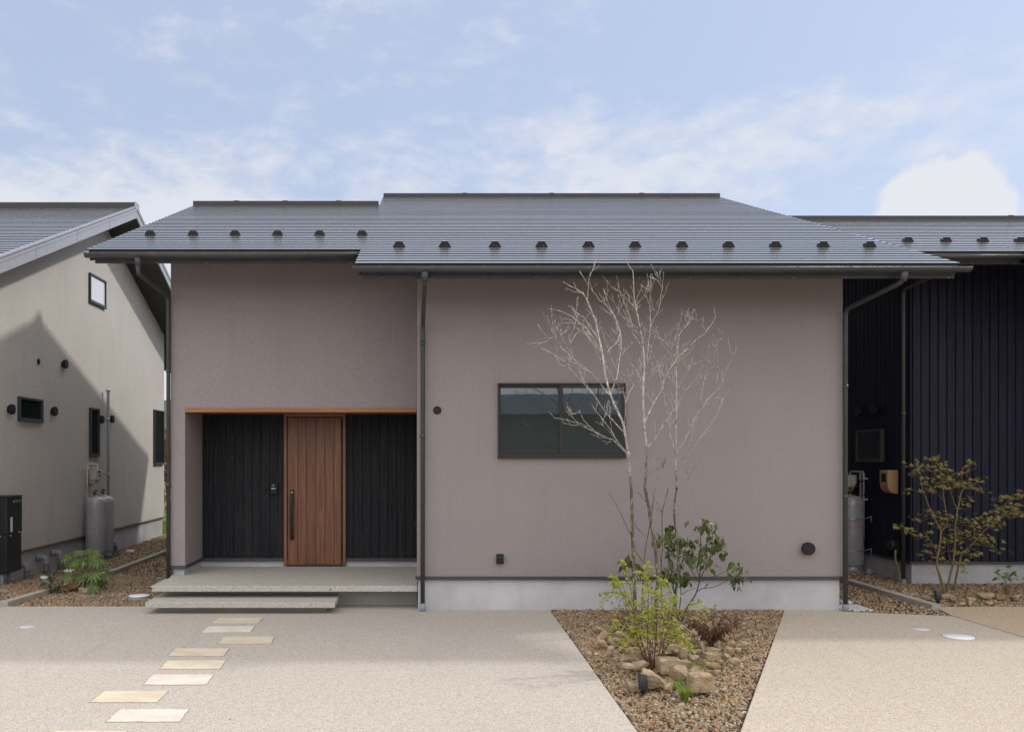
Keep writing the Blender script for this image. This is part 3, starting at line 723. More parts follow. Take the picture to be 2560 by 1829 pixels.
for k in range(4):
    ya, yb = NYE+.01+k*(NYR-NYE)/4, NYE+(k+1)*(NYR-NYE)/4-.004
    for s in (0, 1):
        q = (lambda y: y) if not s else (lambda y: 2*NYR-y)
        b.prism([(q(ya),nz(ya)-.025),(q(yb),nz(yb)-.025),(q(yb),nz(yb)-.215),(q(ya),nz(ya)-.215)], -5.530, -5.505, 'x')
        b.prism([(q(ya),nz(ya)-.022),(q(yb),nz(yb)-.022),(q(yb),nz(yb)-.062),(q(ya),nz(ya)-.062)], -5.504, -5.492, 'x')
split_build(b, 'rake_board', M['rake'], NR)
b = MB(); b.prism([(NYE+.05,nz(NYE)-.20),(NYR,nz(NYR)-.222),(NYB-.05,nz(NYB)-.20),(NYB-.05,nz(NYB)-.19),(NYR,nz(NYR)-.20),(NYE+.05,nz(NYE)-.19)], -17.9, -5.535, 'x'); b.build('soffit', M['soffit'], NR)
ridge_cap(-18, -5.50, NYR, nz(NYR), NR, M['trim'], .07)
b = MB(); b.box(-5.515, -5.493, NYR-.11, NYR+.11, nz(NYR)-.05, nz(NYR)+.075); b.build('ridge_end', M['rake'], NR)
gutter('gutter', -18, -5.45, NYB+.06, NZE-.06, .058, N, M['gutter'])
def side_window(parent, tl, br, plane, sgn, fm, gm, wd=.035):
    """window on a wall facing +X (sgn 1) or -X (sgn -1); tl, br are opposite corners on the wall"""
    y0, y1 = sorted((tl.y, br.y)); z0, z1 = sorted((tl.z, br.z)); xa, xb = plane-.01*sgn, plane+.045*sgn
    x0, x1 = min(xa, xb), max(xa, xb); b = MB()
    b.box(x0, x1, y0, y0+wd, z0, z1); b.box(x0, x1, y1-wd, y1, z0, z1)
    b.box(x0+.001, x1-.001, y0+wd, y1-wd, z0, z0+wd*1.2); b.box(x0+.001, x1-.001, y0+wd, y1-wd, z1-wd, z1)
    b.box(min(plane, plane+.055*sgn), max(plane, plane+.055*sgn), y0-.004, y1+.004, z0-.012, z0+.010)
    f = b.build('window', fm, parent, bevel=.003); g = MB()
    g.box(min(plane+.005*sgn, plane+.018*sgn), max(plane+.005*sgn, plane+.018*sgn), y0+wd, y1-wd, z0+wd*1.2, z1-wd); g.build('pane', gm, f)
    return f
side_window(N, LW(221,681), LW(221,752.4)+Vector((0, LW(261,700).y-LW(221,700).y, 0)), LXW, 1, M['frame_l'], M['glass_c'])
for a, c in (((43.2,990.3),(102.7,1055)), ((222.4,1018.4),(244.6,1139.5)), ((383,1023),(406.5,1159.5))):
    t, q = LW(*a), LW(a[0], 0); e = LW(c[0], c[1])
    side_window(N, t, Vector((LXW, e.y, e.z)), LXW, 1, M['frame_l'], M['glass_l'])
src = None
for px, py in ((25.9,1022.8),(133.8,1027.6),(160.5,909.8),(252,1048),(278,1047)):
    p = LW(px, py, .03); p.x = LXW
    if src is None:
        b = MB(); b.cyl(p, (1,0,0), .055, .03, 24); b.cyl(p+Vector((.03,0,0)), (1,0,0), .078, .05, 32)
        src = b.build('vent_cap', M['capb'], N, origin=p, bevel=.006)
    else: copy_part(src, N, p)
p = LW(95.8, 903.7); b = MB(); b.cyl((LXW, p.y, p.z), (1,0,0), .05, .012, 24); b.cyl((LXW+.012, p.y, p.z), (1,0,0), .036, .003, 24); b.build('vent_cover', M['capbr'], N)
# grey vent stack with a white cap
pb = LW(270.5, 1290, .10); pt = LW(270.5, 974, .10)
b = MB(); b.cyl((pb.x,pb.y,-.15), (0,0,1), .028, pt.z+.15-.02, 16); vp = b.build('vent_stack', M['socket'], N)
b = MB(); b.lathe((pb.x,pb.y,pt.z-.05), [(.0,0),(.030,0),(.034,.02),(.046,.03),(.046,.052),(.03,.06),(0,.06)], 20); b.build('cap', M['cream'], vp)
b = MB()
for py in (1047, 1184): q = LW(270.5, py, .10); b.cyl((LXW,q.y,q.z), (1,0,0), .007, .1, 8); b.cyl((pb.x,pb.y,q.z-.015), (0,0,1), .034, .03, 16)
split_build(b, 'bracket', M['silver'], vp)
# foundation drain elbows
src = None
for px, py in ((66,1415),(114,1398),(150,1385),(286,1358)):
    q = LW(px, py, .12); y = q.y
    p0 = Vector((LXW+.10, y, q.z-.02))
    if src is None:
        b = MB(); r = .048
        pts = [(LXW-.05,y,p0.z+.05)] + bend((LXW-.05,y,p0.z+.05),(LXW+.13,y,p0.z+.05),(LXW+.13,y,-.2),.075,6) + [(LXW+.13,y,-.2)]
        b.tube(pts, r, 18); b.cyl((LXW+.13,y,p0.z-.06),(0,0,1),r+.006,.05,20); b.cyl((LXW-.02,y,p0.z+.05),(1,0,0),r+.006,.05,20)
        src = b.build('drain_elbow', M['pvc'], N, origin=p0)
    else: copy_part(src, N, p0)

# ------------------------------------------------------------------ black timber neighbour house on the right
RXW, RFY = 6.80, 1.83
def RWp(px, py, off=0.0): return P(px, py, (RXW-off)*FPX/(px-CX))
B = thing('house', (10, 5, 0), 'black timber clad house with a grey metal roof, at the right edge', 'house')
b = MB(); zr = lambda y: 4.265 + .4*(y-.98)
b.prism([(RFY,.345),(RFY,zr(RFY)),(4.4,zr(4.4)),(8.0,zr(RFY)),(8.0,.345)], RXW, 20, 'x')
b.prism([(.02,.345),(.02,zr(-.5)),(RFY-.002,zr(RFY-.5)),(RFY-.002,.345)], 9.4, 20, 'x')
b.build('wall', M['clad_r'], B)
board_wall(B, 'cladding', RXW-.03, 9.40, RFY-.001, .345, 4.62, M['clad_r'], .1185, .03, nails=False, batten=False)
board_wall(B, 'cladding', RFY, 7.9, RXW-.001, .347, 4.60, M['clad_r'], .1185, .03, axis='y', nails=False, batten=False)
b = MB(); b.box(RXW+.0, 20, RFY+.0, 7.95, -.3, .310); b.box(9.43, 20, .05, RFY, -.3, .310); b.build('foundation', M['found_r'], B)
b = MB(); b.box(RXW-.045, 9.4, RFY-.048, RFY+.02, .312, .343); b.box(RXW-.046, RXW+.02, RFY+.022, 7.95, .312, .343); b.build('base_trim', M['flash'], B)
BZE = 4.398; BYR = 4.22
def bz(y): return BZE + .4*(y-.93)
b = MB(); roof_body(b, 6.12, 7.698, .93, BZE, BYR, 9.0); roof_body(b, 7.70, 21, .02, bz(.02), BYR, 9.0); BR = b.build('roof', M['trim'], B)
b = MB(); roof_slope(b, 6.10, 7.70, .93, BZE, BYR); b.recalc = False; b.build('roof_sheet', [M['roof'], M['riser_shade']], BR)
b = MB(); roof_slope(b, 7.70, 21, .02, bz(.02), BYR); b.recalc = False; b.build('roof_sheet', [M['roof'], M['riser_shade']], BR)
ridge_cap(6.09, 21, BYR, bz(BYR), BR, M['trim'], .036)
eave(6.18, 7.70, .93, BZE, BR); eave(7.78, 21, .02, bz(.02), BR)
b = MB(); b.prism([(1.0,4.26),(BYR,4.26+.4*(BYR-1)),(8.9,4.3),(8.9,4.28),(BYR,4.24+.4*(BYR-1)),(1.0,4.24)], 6.14, 20.9, 'x'); b.prism([(.07,3.90),(.99,4.255),(.99,4.235),(.07,3.88)], 7.75, 20.9, 'x'); split_build(b, 'soffit', M['soffit'], BR)
snow_row(BR, [(d*D2-CX)*11.69/FPX for d in (2013,2098,2180,2262)], 1.73, bz(1.73)+.004)
gutter('gutter', 6.12, 7.72, .875, 4.322, .058, B, M['gutter'], [6.5+.545*i for i in range(3)])
gutter('gutter', 7.66, 21, -.035, 3.960, .058, B, M['gutter'], [8+.545*i for i in range(8)])
e2, e1 = P(2258.5, 724, 11.80), P(2345, 690, 10.80)
pts = [Vector((e1.x,.875,4.26)), *bend((e1.x,.875,4.26), (e1.x,.875,4.10), e2, .07), *bend((e1.x,.875,4.10), e2, (e2.x,e2.y,0), .08), Vector((e2.x,e2.y,0))]
downpipe(pts, .0265, B, M['pipe_d'], [((e2.x,e2.y,2.4),(0,0,-1)), ((e2.x,e2.y,1.3),(0,0,-1))], (e2.x,e2.y,-.02), (e1.x,.875,4.28))
a, c = RWp(2151.4,1075), RWp(2151.4,1152); e = RWp(2216,1100)
side_window(B, a, Vector((RXW, e.y, c.z)), RXW-.036, -1, M['frame_r'], M['glass_r'])
p = RWp(2150,1029,.06); b = MB(); b.cyl((RXW-.03,p.y,p.z), (-1,0,0), .055, .03, 24); b.cyl((RXW-.06,p.y,p.z), (-1,0,0), .078, .05, 32)
src = b.build('vent_cap', M['capb'], B, origin=(RXW-.03,p.y,p.z), bevel=.006); p = RWp(2188,1024.6,.06); copy_part(src, B, (RXW-.03,p.y,p.z))
# conduit with a hooded inlet and a small junction box
q = RWp(2236,1362,.06); b = MB()
b.cyl((RXW-.03,q.y,q.z), (-1,0,0), .07, .10, 24); b.box(RXW-.05, RXW-.03, q.y-.075, q.y+.06, q.z-.085, q.z+.07); ih = b.build('hooded_inlet', M['spot'], B, bevel=.006)
b = MB(); y = q.y-.03; b.tube([(RXW-.06,y,q.z-.06),(RXW-.065,y,q.z-.2),(RXW-.05,y-.05,q.z-.30),(RXW-.05,y-.06,q.z-.36)], .014, 10, 2); b.box(RXW-.085, RXW-.02, y-.115, y-.005, q.z-.49, q.z-.355); b.cyl((RXW-.05,y-.035,-.05),(0,0,1),.016,q.z-.44,12); b.cyl((RXW-.05,y-.085,-.05),(0,0,1),.016,q.z-.44,12)
b.build('conduit', simple('dull_cream_conduit', (.30,.265,.19), .55), B)
b = MB(); q = RWp(2176,1434,.10); b.lathe((RXW-.12,q.y,-.02), [(0,.0),(.045,0),(.046,.05),(.058,.055),(.058,.10),(.05,.125),(.03,.145),(0,.15)], 20); b.build('standpipe', M['pvc'], B)

# ------------------------------------------------------------------ things standing by the houses
def gas_cylinder(c, label, group=None, text=None):
    t = thing('gas_cylinder', c, label, 'gas cylinder', group); r, h = .183, 1.02
    b = MB(); b.lathe(c, [(0,.06),(.13,.065),(.168,.085),(r,.12),(r,h),(r-.006,h+.045),(r-.028,h+.085),(r-.07,h+.115),(.055,h+.130),(.032,h+.145),(0,h+.146)], 48)
    b.lathe(c, [(r+.002,.205),(r+.003,.21),(r+.002,.216)], 48); b.lathe(c, [(r+.002,h-.02),(r+.0035,h-.014),(r+.002,h-.008)], 48)
    b.build('body', M['cylg'], t)
    b = MB(); b.lathe(c, [(.150,0),(.152,.006),(.152,.085),(.147,.088),(.146,.0)], 40); sk = b.build('foot_ring', M['cylg'], t)
    b = MB()
    for a in (-70, 20, 110): b.cyl((c[0]+.1515*math.cos(R(a)), c[1]+.1515*math.sin(R(a)), c[2]+.045), (math.cos(R(a)),math.sin(R(a)),0), .014, .002, 12)
    split_build(b, 'foot_hole', M['black'], sk)
    b = MB(); z = c[2]+h+.14; b.cyl((c[0],c[1],z),(0,0,1),.022,.03,16); b.cyl((c[0],c[1],z+.03),(0,0,1),.015,.055,14); b.cyl((c[0],c[1],z+.045),(0,-1,0),.013,.05,12); b.cyl((c[0],c[1],z+.05),(-1,0,0),.010,.06,12)
    vv = b.build('valve', M['brass'], t)
    b = MB(); b.cyl((c[0],c[1],z+.085),(0,0,1),.040,.014,18); b.cyl((c[0],c[1]-.05,z+.045),(0,-1,0),.018,.03,12); b.build('handwheel', M['black'], vv)
    return t
def wrap(b, c, r, ang, z, w, h):
    """a thin raised patch of width w and height h on a cylinder at angle ang"""
    n = 3; vs = []
    for i in range(n+1):
        a = ang + (i/n-.5)*w/r; vs += [(c[0]+r*math.cos(a), c[1]+r*math.sin(a), z), (c[0]+r*math.cos(a), c[1]+r*math.sin(a), z+h)]
    b.add(vs, [(2*i, 2*i+2, 2*i+3, 2*i+1) for i in range(n)])
def letters(body, size):
    """outlines of a line of text as flat faces (x,y), centred"""
    cu = bpy.data.curves.new('text', 'FONT'); cu.body = body; cu.size = size; cu.align_x = 'CENTER'; cu.resolution_u = 2
    o = bpy.data.objects.new('text', cu); col.objects.link(o); bpy.context.view_layer.update()
    dg = bpy.context.evaluated_depsgraph_get(); me = bpy.data.meshes.new_from_object(o.evaluated_get(dg))
    vs = [tuple(v.co) for v in me.vertices]; fs = [tuple(p.vertices) for p in me.polygons]
    bpy.data.objects.remove(o); bpy.data.curves.remove(cu); bpy.data.meshes.remove(me); return vs, fs
gzl = lambda y: float(gz_left(0, np.array(y)))
c1 = Vector((-5.99, 5.93, gzl(5.9)+.045)); c2 = Vector((-5.99, 6.33, gzl(6.3)+.045))
t1 = gas_cylinder(c1, 'tall grey gas cylinder with white stencilled columns, nearer of the two by the beige wall', 'gas cylinders by the beige wall')
t2 = gas_cylinder(c2, 'tall grey gas cylinder half hidden behind the stencilled one by the beige wall', 'gas cylinders by the beige wall')
b = MB(); r = .1845; base = math.atan2(-1, .30)
for k, (da, z0, z1) in enumerate(((-.62,.42,.80),(-.42,.42,.80),(-.22,.45,.78))):
    z = c1.z + z1
    while z > c1.z + z0:
        hgt = .016+.012*random.random()
        for dx in (-.014, .006):
            if random.random() < .8: wrap(b, c1, r, base+da+dx/r, z-hgt, .012+.006*random.random(), hgt*.28)
        if random.random() < .8: wrap(b, c1, r, base+da-.004/r, z-hgt*.6, .005, hgt*.6)
        z -= hgt+.012
wrap(b, c1, r, base+.12, c1.z+.40, .006, .42); wrap(b, c1, r, base-.02, c1.z+.815, .05, .006)
b.build('stencil', M['markw'], t1)
b = MB(); b.box(-6.17, -5.78, 5.70, 6.62, gzl(6)-.06, gzl(6.1)+.040); tag(b.build('cylinder_stand', M['spot'], bevel=.006), 'dark flat plinth under the two gas cylinders by the beige wall', 'plinth')
# gas meter with cream pipes
q = LW(217, 1210, .07); g = thing('gas_meter', (LXW, q.y+.15, .9), 'grey gas meter hung on cream pipes above the cylinders on the beige wall', 'gas meter')
zt_, zb_ = LW(217,1160,.07).z, LW(217,1243,.07).z; y0 = q.y; xm = LXW+.08
b = MB(); b.tube([(xm,y0,zb_-.35)] + bend((xm,y0,zb_-.35),(xm,y0,zt_),(xm,y0+.25,zt_),.05,5) + bend((xm,y0,zt_),(xm+.02,y0+.26,zt_),(xm+.02,y0+.26,zt_-.2),.05,5) + [(xm+.02,y0+.26,zt_-.12)], .017, 12)
b.tube([(xm+.03,y0+.40,zt_-.12)] + bend((xm+.03,y0+.40,zt_-.12),(xm+.03,y0+.40,zt_),(xm-.07,y0+.40,zt_),.04,5) + [(LXW,y0+.40,zt_)], .017, 12)
b.cyl((xm+.02,y0+.28,zt_-.50),(0,0,1),.016,.14,12); b.build('pipe', M['cream'], g)
b = MB(); mz = LW(234,1187,.12).z; b.box(xm-.055, xm+.085, y0+.20, y0+.46, mz-.10, mz+.10); b.box(xm-.06, xm+.06, y0+.22, y0+.44, mz-.155, mz-.101); mb_ = b.build('meter_body', M['meter'], g, bevel=.012)
b = MB(); b.box(xm+.086, xm+.089, y0+.30, y0+.42, mz+.045, mz+.075); b.box(xm+.086, xm+.089, y0+.36, y0+.43, mz-.03, mz+.005); split_build(b, 'dial', M['black'], mb_)
b = MB(); b.cyl((xm+.02,y0+.26,mz+.10),(0,0,1),.022,.05,14); b.cyl((xm+.03,y0+.40,mz+.10),(0,0,1),.022,.05,14)
for z in (zt_-.09, zb_+.02): b.cyl((LXW,y0,z),(1,0,0),.006,.09,8); b.cyl((xm,y0,z-.012),(0,0,1),.021,.024,12)
split_build(b, 'fitting', M['silver'], g)
# water heater
hx0, hx1, hy0, hy1 = LXW+.012, -5.95, 2.43, 2.90
wh = thing('water_heater', (-6.07, 2.66, 0), 'gloss black water heater cabinet with a silver handle on the beige wall', 'water heater')
b = MB(); b.box(hx0, hx1, hy0, hy1, .652, 1.195); b.box(hx0, hx1-.008, hy0+.005, hy1-.005, .085, .648); b.box(hx0-.01, hx1+.010, hy0-.006, hy1+.006, 1.196, 1.212); b.build('cabinet', M['heater'], wh, bevel=.008)
b = MB(); yq = hy0+.045; b.box(hx1+.001, hx1+.006, yq+.13, hy1-.07, 1.105, 1.140); hh = b.build('flue_slot', M['silver'], wh, bevel=.004)
b = MB(); b.box(hx1+.0055, hx1+.0075, yq+.155, hy1-.085, 1.115, 1.130); b.build('slot_opening', M['black'], hh)
b = MB(); b.box(hx1+.0008, hx1+.002, yq+.05, yq+.12, .685, .90); b.build('sticker', M['whitel'], wh)
b = MB()
for y, z in ((yq+.06,.63),(hy1-.09,.66)): b.cyl((hx1-.008,y,z),(1,0,0),.012,.014,14)
for x in (hx1-.10,): b.cyl((x,hy0+.005,.63),(0,-1,0),.012,.012,14)
split_build(b, 'screw_knob', M['silver'], wh)
b = MB(); b.cyl((-6.06,2.50,-.2),(0,0,1),.030,.29,14); b.cyl((-6.10,2.78,-.2),(0,0,1),.024,.29,14); split_build(b, 'pipe', M['socket'], wh)
# right-hand cylinder, its meter and the ochre meter cover
cr = Vector((6.60, 3.08, .045)); t3 = gas_cylinder(cr, 'grey gas cylinder with red lettering standing by the black timber wall')
b = MB(); ca = math.atan2(-1, -.50)
for body, size, z in (('LPガス', .062, .74), ('高圧ガス', .050, .655)):
    vs, fs = letters(body, size)
    b.add([(cr.x+.1848*math.cos(ca+.18+x/.1848), cr.y+.1848*math.sin(ca+.18+x/.1848), cr.z+z+y) for x, y, _ in vs], fs)
b.build('lettering', M['red'], t3)
b = MB(); b.box(6.38, 6.765, 2.84, 3.34, -.04, .042); tag(b.build('cylinder_stand', M['kerb'], bevel=.008), 'pale concrete pad under the red lettered gas cylinder', 'pad')
ch = thing('chain', (6.6, 3.0, .3), 'pair of thin chains tying the red lettered gas cylinder to the black wall', 'chain')
for z in (.80, .32):
    b = MB(); pts = [(cr.x+.190*math.cos(a), cr.y+.190*math.sin(a), cr.z+z) for a in np.linspace(-2.9, -.7, 12)] + [(6.762, 2.78, cr.z+z+.05)]
    b.tube(pts, .0045, 6); b.tube([(6.755,2.78,cr.z+z+.05),(6.75,2.785,cr.z+z-.02),(6.752,2.765,cr.z+z-.05),(6.755,2.79,cr.z+z-.02)], .004, 6); b.build('chain_loop', M['silver'], ch)
g = thing('gas_meter', (6.7, 3.2, 1.5), 'grey gas meter and galvanised pipes above the red lettered cylinder on the black wall', 'gas meter')
pa, pb_ = RWp(2138,1182,.07), RWp(2146,1182,.07); zt_ = P(2140,1178,13.1).z
b = MB()
for k, (x, y) in enumerate(((6.715, 3.02), (6.715, 2.93))):
    b.tube([(x,y,.55)] + bend((x,y,.55),(x,y,zt_),(x,y+.3,zt_),.05,5) + bend((x,y,zt_),(x-.03,y+.26+.08*k,zt_),(x-.03,y+.26+.08*k,zt_-.3),.05,5) + [(x-.03,y+.26+.08*k,zt_-.12)], .016, 12)
split_build(b, 'pipe', M['steelp'], g)
b = MB(); mz = P(2120,1200,13.2).z; b.box(6.60, 6.74, 3.17, 3.40, mz-.10, mz+.085); b.box(6.62, 6.72, 3.19, 3.38, mz-.15, mz-.101); b.build('meter_body', M['meter'], g, bevel=.01)
b = MB()
for z in (zt_-.10, 1.14): b.box(6.70, 6.764, 2.90, 3.05, z-.012, z+.012)
split_build(b, 'bracket', M['meter'], g)
b = MB(); b.tube([(6.60,3.04,1.20),(6.62,2.95,1.40),(6.70,2.78,1.43),(6.72,2.70,1.33),(6.71,2.80,1.24),(6.715,2.93,1.20)], .010, 8, 2); b.build('hose', M['black'], g)
q = P(2252, 1204, 12.01); mbx = thing('meter_box', (6.72, 2.15, 1.3), 'ochre electric meter cover with a curved bottom on the black wall', 'meter box')
z1, z0 = P(0,1174.5,12.01).z, P(0,1234.6,12.01).z; ya, yb = 2.09, 2.30; x1 = RXW-.036
prof = [(x1,z1),(x1-.145,z1-.004),(x1-.150,z1-.012),(x1-.150,z0+.15)] + [(x1-.150+.08*(1-math.cos(t)), z0+.15-.13*math.sin(t)) for t in (R(25),R(50),R(75))] + [(x1-.06,z0+.008),(x1,z0)]
b = MB(); b.prism(prof, ya, yb, 'y'); bx_ = b.build('cover', M['mbox'], mbx, bevel=.006)
b = MB(); b.box(x1-.153, x1-.1505, ya+.045, yb-.05, z0+.17, z1-.05); b.build('window', M['black'], mbx)
# kerbs
def kerb(x0, x1, y0, y1, zf, label, top):
    b = MB(); n = 14
    for i in range(n):
        ya, yb = y0+(y1-y0)*i/n, y0+(y1-y0)*(i+1)/n-.003; za, zb = zf(ya)+top, zf(yb)+top
        b.add([(x0,ya,-.3),(x1,ya,-.3),(x1,yb,-.3),(x0,yb,-.3),(x0,ya,za),(x1,ya,za),(x1,yb,zb),(x0,yb,zb)], [(0,3,2,1),(4,5,6,7),(0,1,5,4),(1,2,6,5),(2,3,7,6),(3,0,4,7)])
    return tag(b.build('kerb', M['kerb'], bevel=.004), label, 'kerb')
kerb(-5.045, -4.935, .34, 13.5, lambda y: -.03*max(0,min(y-.27,3.8)), 'long concrete kerb strip dividing the gravel beside the beige house', .045)
kerb(6.038, 6.148, .10, 9.5, lambda y: 0, 'concrete kerb strip dividing the gravel beside the black house', .050)
# round covers in paving and gravel
def lid(px, py, wpx, z, mat_, label, h=.012, top=0.0, name='drain_cover', cat='drain cover', n=40, dark=True):
    p = G(px, py, z+top); r = wpx*.5*(p.y-CAMY)/FPX
    b = MB(); b.lathe((p.x,p.y,z), [(r-.001,-.06),(r,top-.004),(r-.004,top),(0,top)], n); o = tag(b.build(name, mat_, origin=(p.x,p.y,z)), label, cat)
    if dark:
        d = MB(); d.lathe((p.x,p.y,z), [(r+.010,-.05),(r+.009,top-.0035),(r+.001,top-.0035),(r+.001,-.05)], n); d.build('rim', M['socket'], o)
    return o
lid(348, 1487, 50, -.035, M['white'], 'round white cover lying on the gravel left of the porch step', top=.03)
lid(325, 1374, 20, -.13, M['white'], 'small white cover on the gravel behind the kerb beyond the cylinders', top=.03, dark=False)
lid(69, 1564.5, 37, .0, M['whitel'], 'small pale grey cover set in the driveway at the far left', top=.003)
lid(2302, 1570.5, 39, .001, M['whitel'], 'smaller pale grey cover set in the right driveway', top=.003)
lid(2396, 1589, 72, .001, M['white'], 'larger white cover set in the right driveway', top=.004)
lid(2277, 1483, 31, .010, M['whitel'], 'pale round cover in the gravel between the kerb and the maple', top=.012, dark=False)
lid(2113, 1555-53, 40, -.018, M['whitel'], 'pale cover in the gravel behind the right downpipe', top=.02, dark=False)
for i, (px, py, wp, z, lb) in enumerate(((116,1439,28,-.075,'white capped clean out nearest the black water heater'), (173,1423,26,-.09,'white capped clean out, middle one along the beige wall'), (203,1410,25,-.10,'white capped clean out behind the broad leaved shrub'))):
    p = G(px, py, z+.07); r = wp*.5*(p.y-CAMY)/FPX
    b = MB(); b.cyl((p.x,p.y,z-.1), (0,0,1), r*.92, .145, 24); o = tag(b.build('clean_out', M['pvc'], origin=(p.x,p.y,z)), lb, 'drain cap', 'clean outs along the beige wall')
    b = MB(); b.lathe((p.x,p.y,z+.035), [(0,0),(r,0),(r,.026),(r-.008,.034),(0,.034)], 28); b.build('cap', M['white'], o)
# square-edged pale slabs under the downpipes
b = MB(); b.box(4.95, 5.31, .02, .40, -.06, .004); tag(b.build('splash_block', M['whitel'], bevel=.006), 'pale square cover on the gravel at the foot of the right downpipe', 'drain cover')
b = MB(); b.box(-3.80, -3.20, 2.18, 3.60, -.12, -.052); tag(b.build('splash_block', M['whitel'], bevel=.006), 'pale slab on the gravel beside the left edge of the porch', 'drain cover')

# ------------------------------------------------------------------ sandstone pavers in the driveway
PV = [((487,1370),(584,1370),(572,1382),(470,1382),0,'tan'),((462,1389),(565,1389),(557,1402),(447,1402),1,'pale'),((497,1412),(609,1412),(602,1427),(484,1427),0,'tan'),
      ((389,1438),(509,1438),(496,1454),(373,1454),0,'cream'),((371,1465),(500,1465),(488,1483),(355,1483),0,'cream'),((339,1496),(473,1496),(457,1518),(317,1518),1,'pale'),
      ((232,1533),(373,1533),(348,1557),(199,1557),0,'cream'),((267,1573),(418,1573),(399,1600),(236,1600),1,'pale'),((122,1621),(283,1621),(255,1654),(85,1654),0,'tan')]
ords = ['first','second','third','fourth','fifth','sixth','seventh','eighth','ninth']
for i, (q0, q1, q2, q3, k, cn) in enumerate(PV):
    c = [G(x*D2, y*D2, .004) for x, y in (q3, q2, q1, q0)]; b = MB(); n = 12; pts = []
    for j in range(4):
        a, e = c[j], c[(j+1) % 4]
        for s in range(n):
            f = s/n; jit = .006 if 0 < s else 0
            pts.append((a.x+(e.x-a.x)*f+random.uniform(-jit,jit), a.y+(e.y-a.y)*f+random.uniform(-jit,jit)))
    b.prism(pts, -.05, .0065, 'z'); o = b.build('paver', M['paverw' if k else 'paver'], bevel=.003, seg=1)
    cx_ = sum(p[0] for p in pts)/len(pts); cy_ = sum(p[1] for p in pts)/len(pts); b = MB()
    b.prism([(p[0]+.007*(1 if p[0] > cx_ else -1), p[1]+.007*(1 if p[1] > cy_ else -1)) for p in pts], -.04, .0032, 'z'); b.build('joint', M['pjoint'], o)
    tag(o, '%s sandstone paver, %s counting from the porch step' % (cn, ords[i]), 'paver', 'sandstone pavers leading to the step')

# ------------------------------------------------------------------ plants
def zoomer(ox, oy, s): return lambda q: (ox + q[0]*s, oy + q[1]*s)
def rvec(s=1.0): return Vector((random.uniform(-1,1), random.uniform(-1,1), random.uniform(-1,1)))*s
def branch_pts(path, zf, Z, dz0, dz1):
    """trace a drawn branch into space, its depth drifting from Z+dz0 to Z+dz1"""
    n = len(path); return [P(*zf(q), Z + dz0 + (dz1-dz0)*(i/(n-1))) for i, q in enumerate(path)]
def wiggle(pts, amt, sub=3):
    out = []
    for i in range(len(pts)-1):
        for k in range(sub):
            p = pts[i].lerp(pts[i+1], k/sub); out.append(p + (rvec(amt) if (i or k) else Vector()))
    out.append(pts[-1]); return out
def taper(n, r0, r1, e=1.0): return [r0 + (r1-r0)*(i/(n-1))**e for i in range(n)]
def twigs(b, pts, r0, n, lmin, lmax, up=.5, lev=1, rmin=.0016, start=.25):
    for _ in range(n):
        i = random.randint(int(len(pts)*start), len(pts)-2); p = pts[i]; d = (pts[i+1]-pts[i]).normalized()
        s = rvec().normalized(); s = (s - d*s.dot(d)).normalized(); t = (d*.75 + s*.7 + Vector((0,0,up*.5))).normalized()
        L = random.uniform(lmin, lmax); q = [p]
        for k in range(5):
            q.append(q[-1] + t*(L/5)); t = (t + rvec(.22) + Vector((0,0,up*.20))).normalized()
        rr = max(rmin, r0*.45); b.tube(q, taper(len(q), rr, rmin*.85), 5)
        for k in (2, 4): b.cyl(q[k]-t*.004, t, rr*.9+.0009, .006, 5)
        if lev: twigs(b, q, rr, 2, lmin*.35, lmax*.5, up, lev-1, rmin, .3)

# the tall bare tree in the gravel wedge
ZT = 8.75; zt5 = zoomer(1240, 620, .3571); zt6 = zoomer(1380, 1220, .3751)
T = thing('tree', G(1620, 1570), 'tall slender bare tree with several pale stems in front of the window', 'tree')
tb = barkmat('pale_bark', (.26,.225,.19), (.64,.61,.565), 1.35, 2.15, (.085,.068,.048))
lowA = [(560,985),(556,800),(545,600),(536,300),(528,0)]; lowB = [(676,1000),(688,900),(695,700),(710,600),(690,400),(655,200),(630,60),(618,0)]; lowC = [(800,920),(815,780),(838,600),(845,500),(833,330),(815,200),(818,90),(830,0)]
stems = [([zt6(q) for q in lowA] + [zt5(q) for q in ((925,1440),(890,1220),(800,1030),(760,850),(745,740),(700,530),(640,360),(600,310),(530,270),(470,235))], .021, .0024, -.10, -.35),
         ([zt6(q) for q in lowB] + [zt5(q) for q in ((1055,1400),(1035,1220),(1030,950),(1040,850),(1030,680),(1010,570),(985,450),(970,350),(960,160),(945,150),(903,75))], .022, .0022, .0, .05),
         ([zt6(q) for q in lowC] + [zt5(q) for q in ((1258,1460),(1260,1240),(1265,1050),(1265,900),(1255,760),(1280,660),(1290,560))], .017, .0022, .25, .15)]
b = MB(); idp = lambda q: q
trunk_paths = []
for path, r0, r1, d0, d1 in stems:
    pts = wiggle(branch_pts(path, idp, ZT, d0, d1), .004, 2); trunk_paths.append((pts, r0, r1)); b.tube(pts, taper(len(pts), r0, r1, .8), 12, 1)
    for _ in range(7):
        i = random.randint(1, len(pts)//2); b.cyl(pts[i]+Vector((0,0,-.006)), (0,0,1), r0*.93, .014, 10, r0*.80)
b.build('trunk', tb, T)
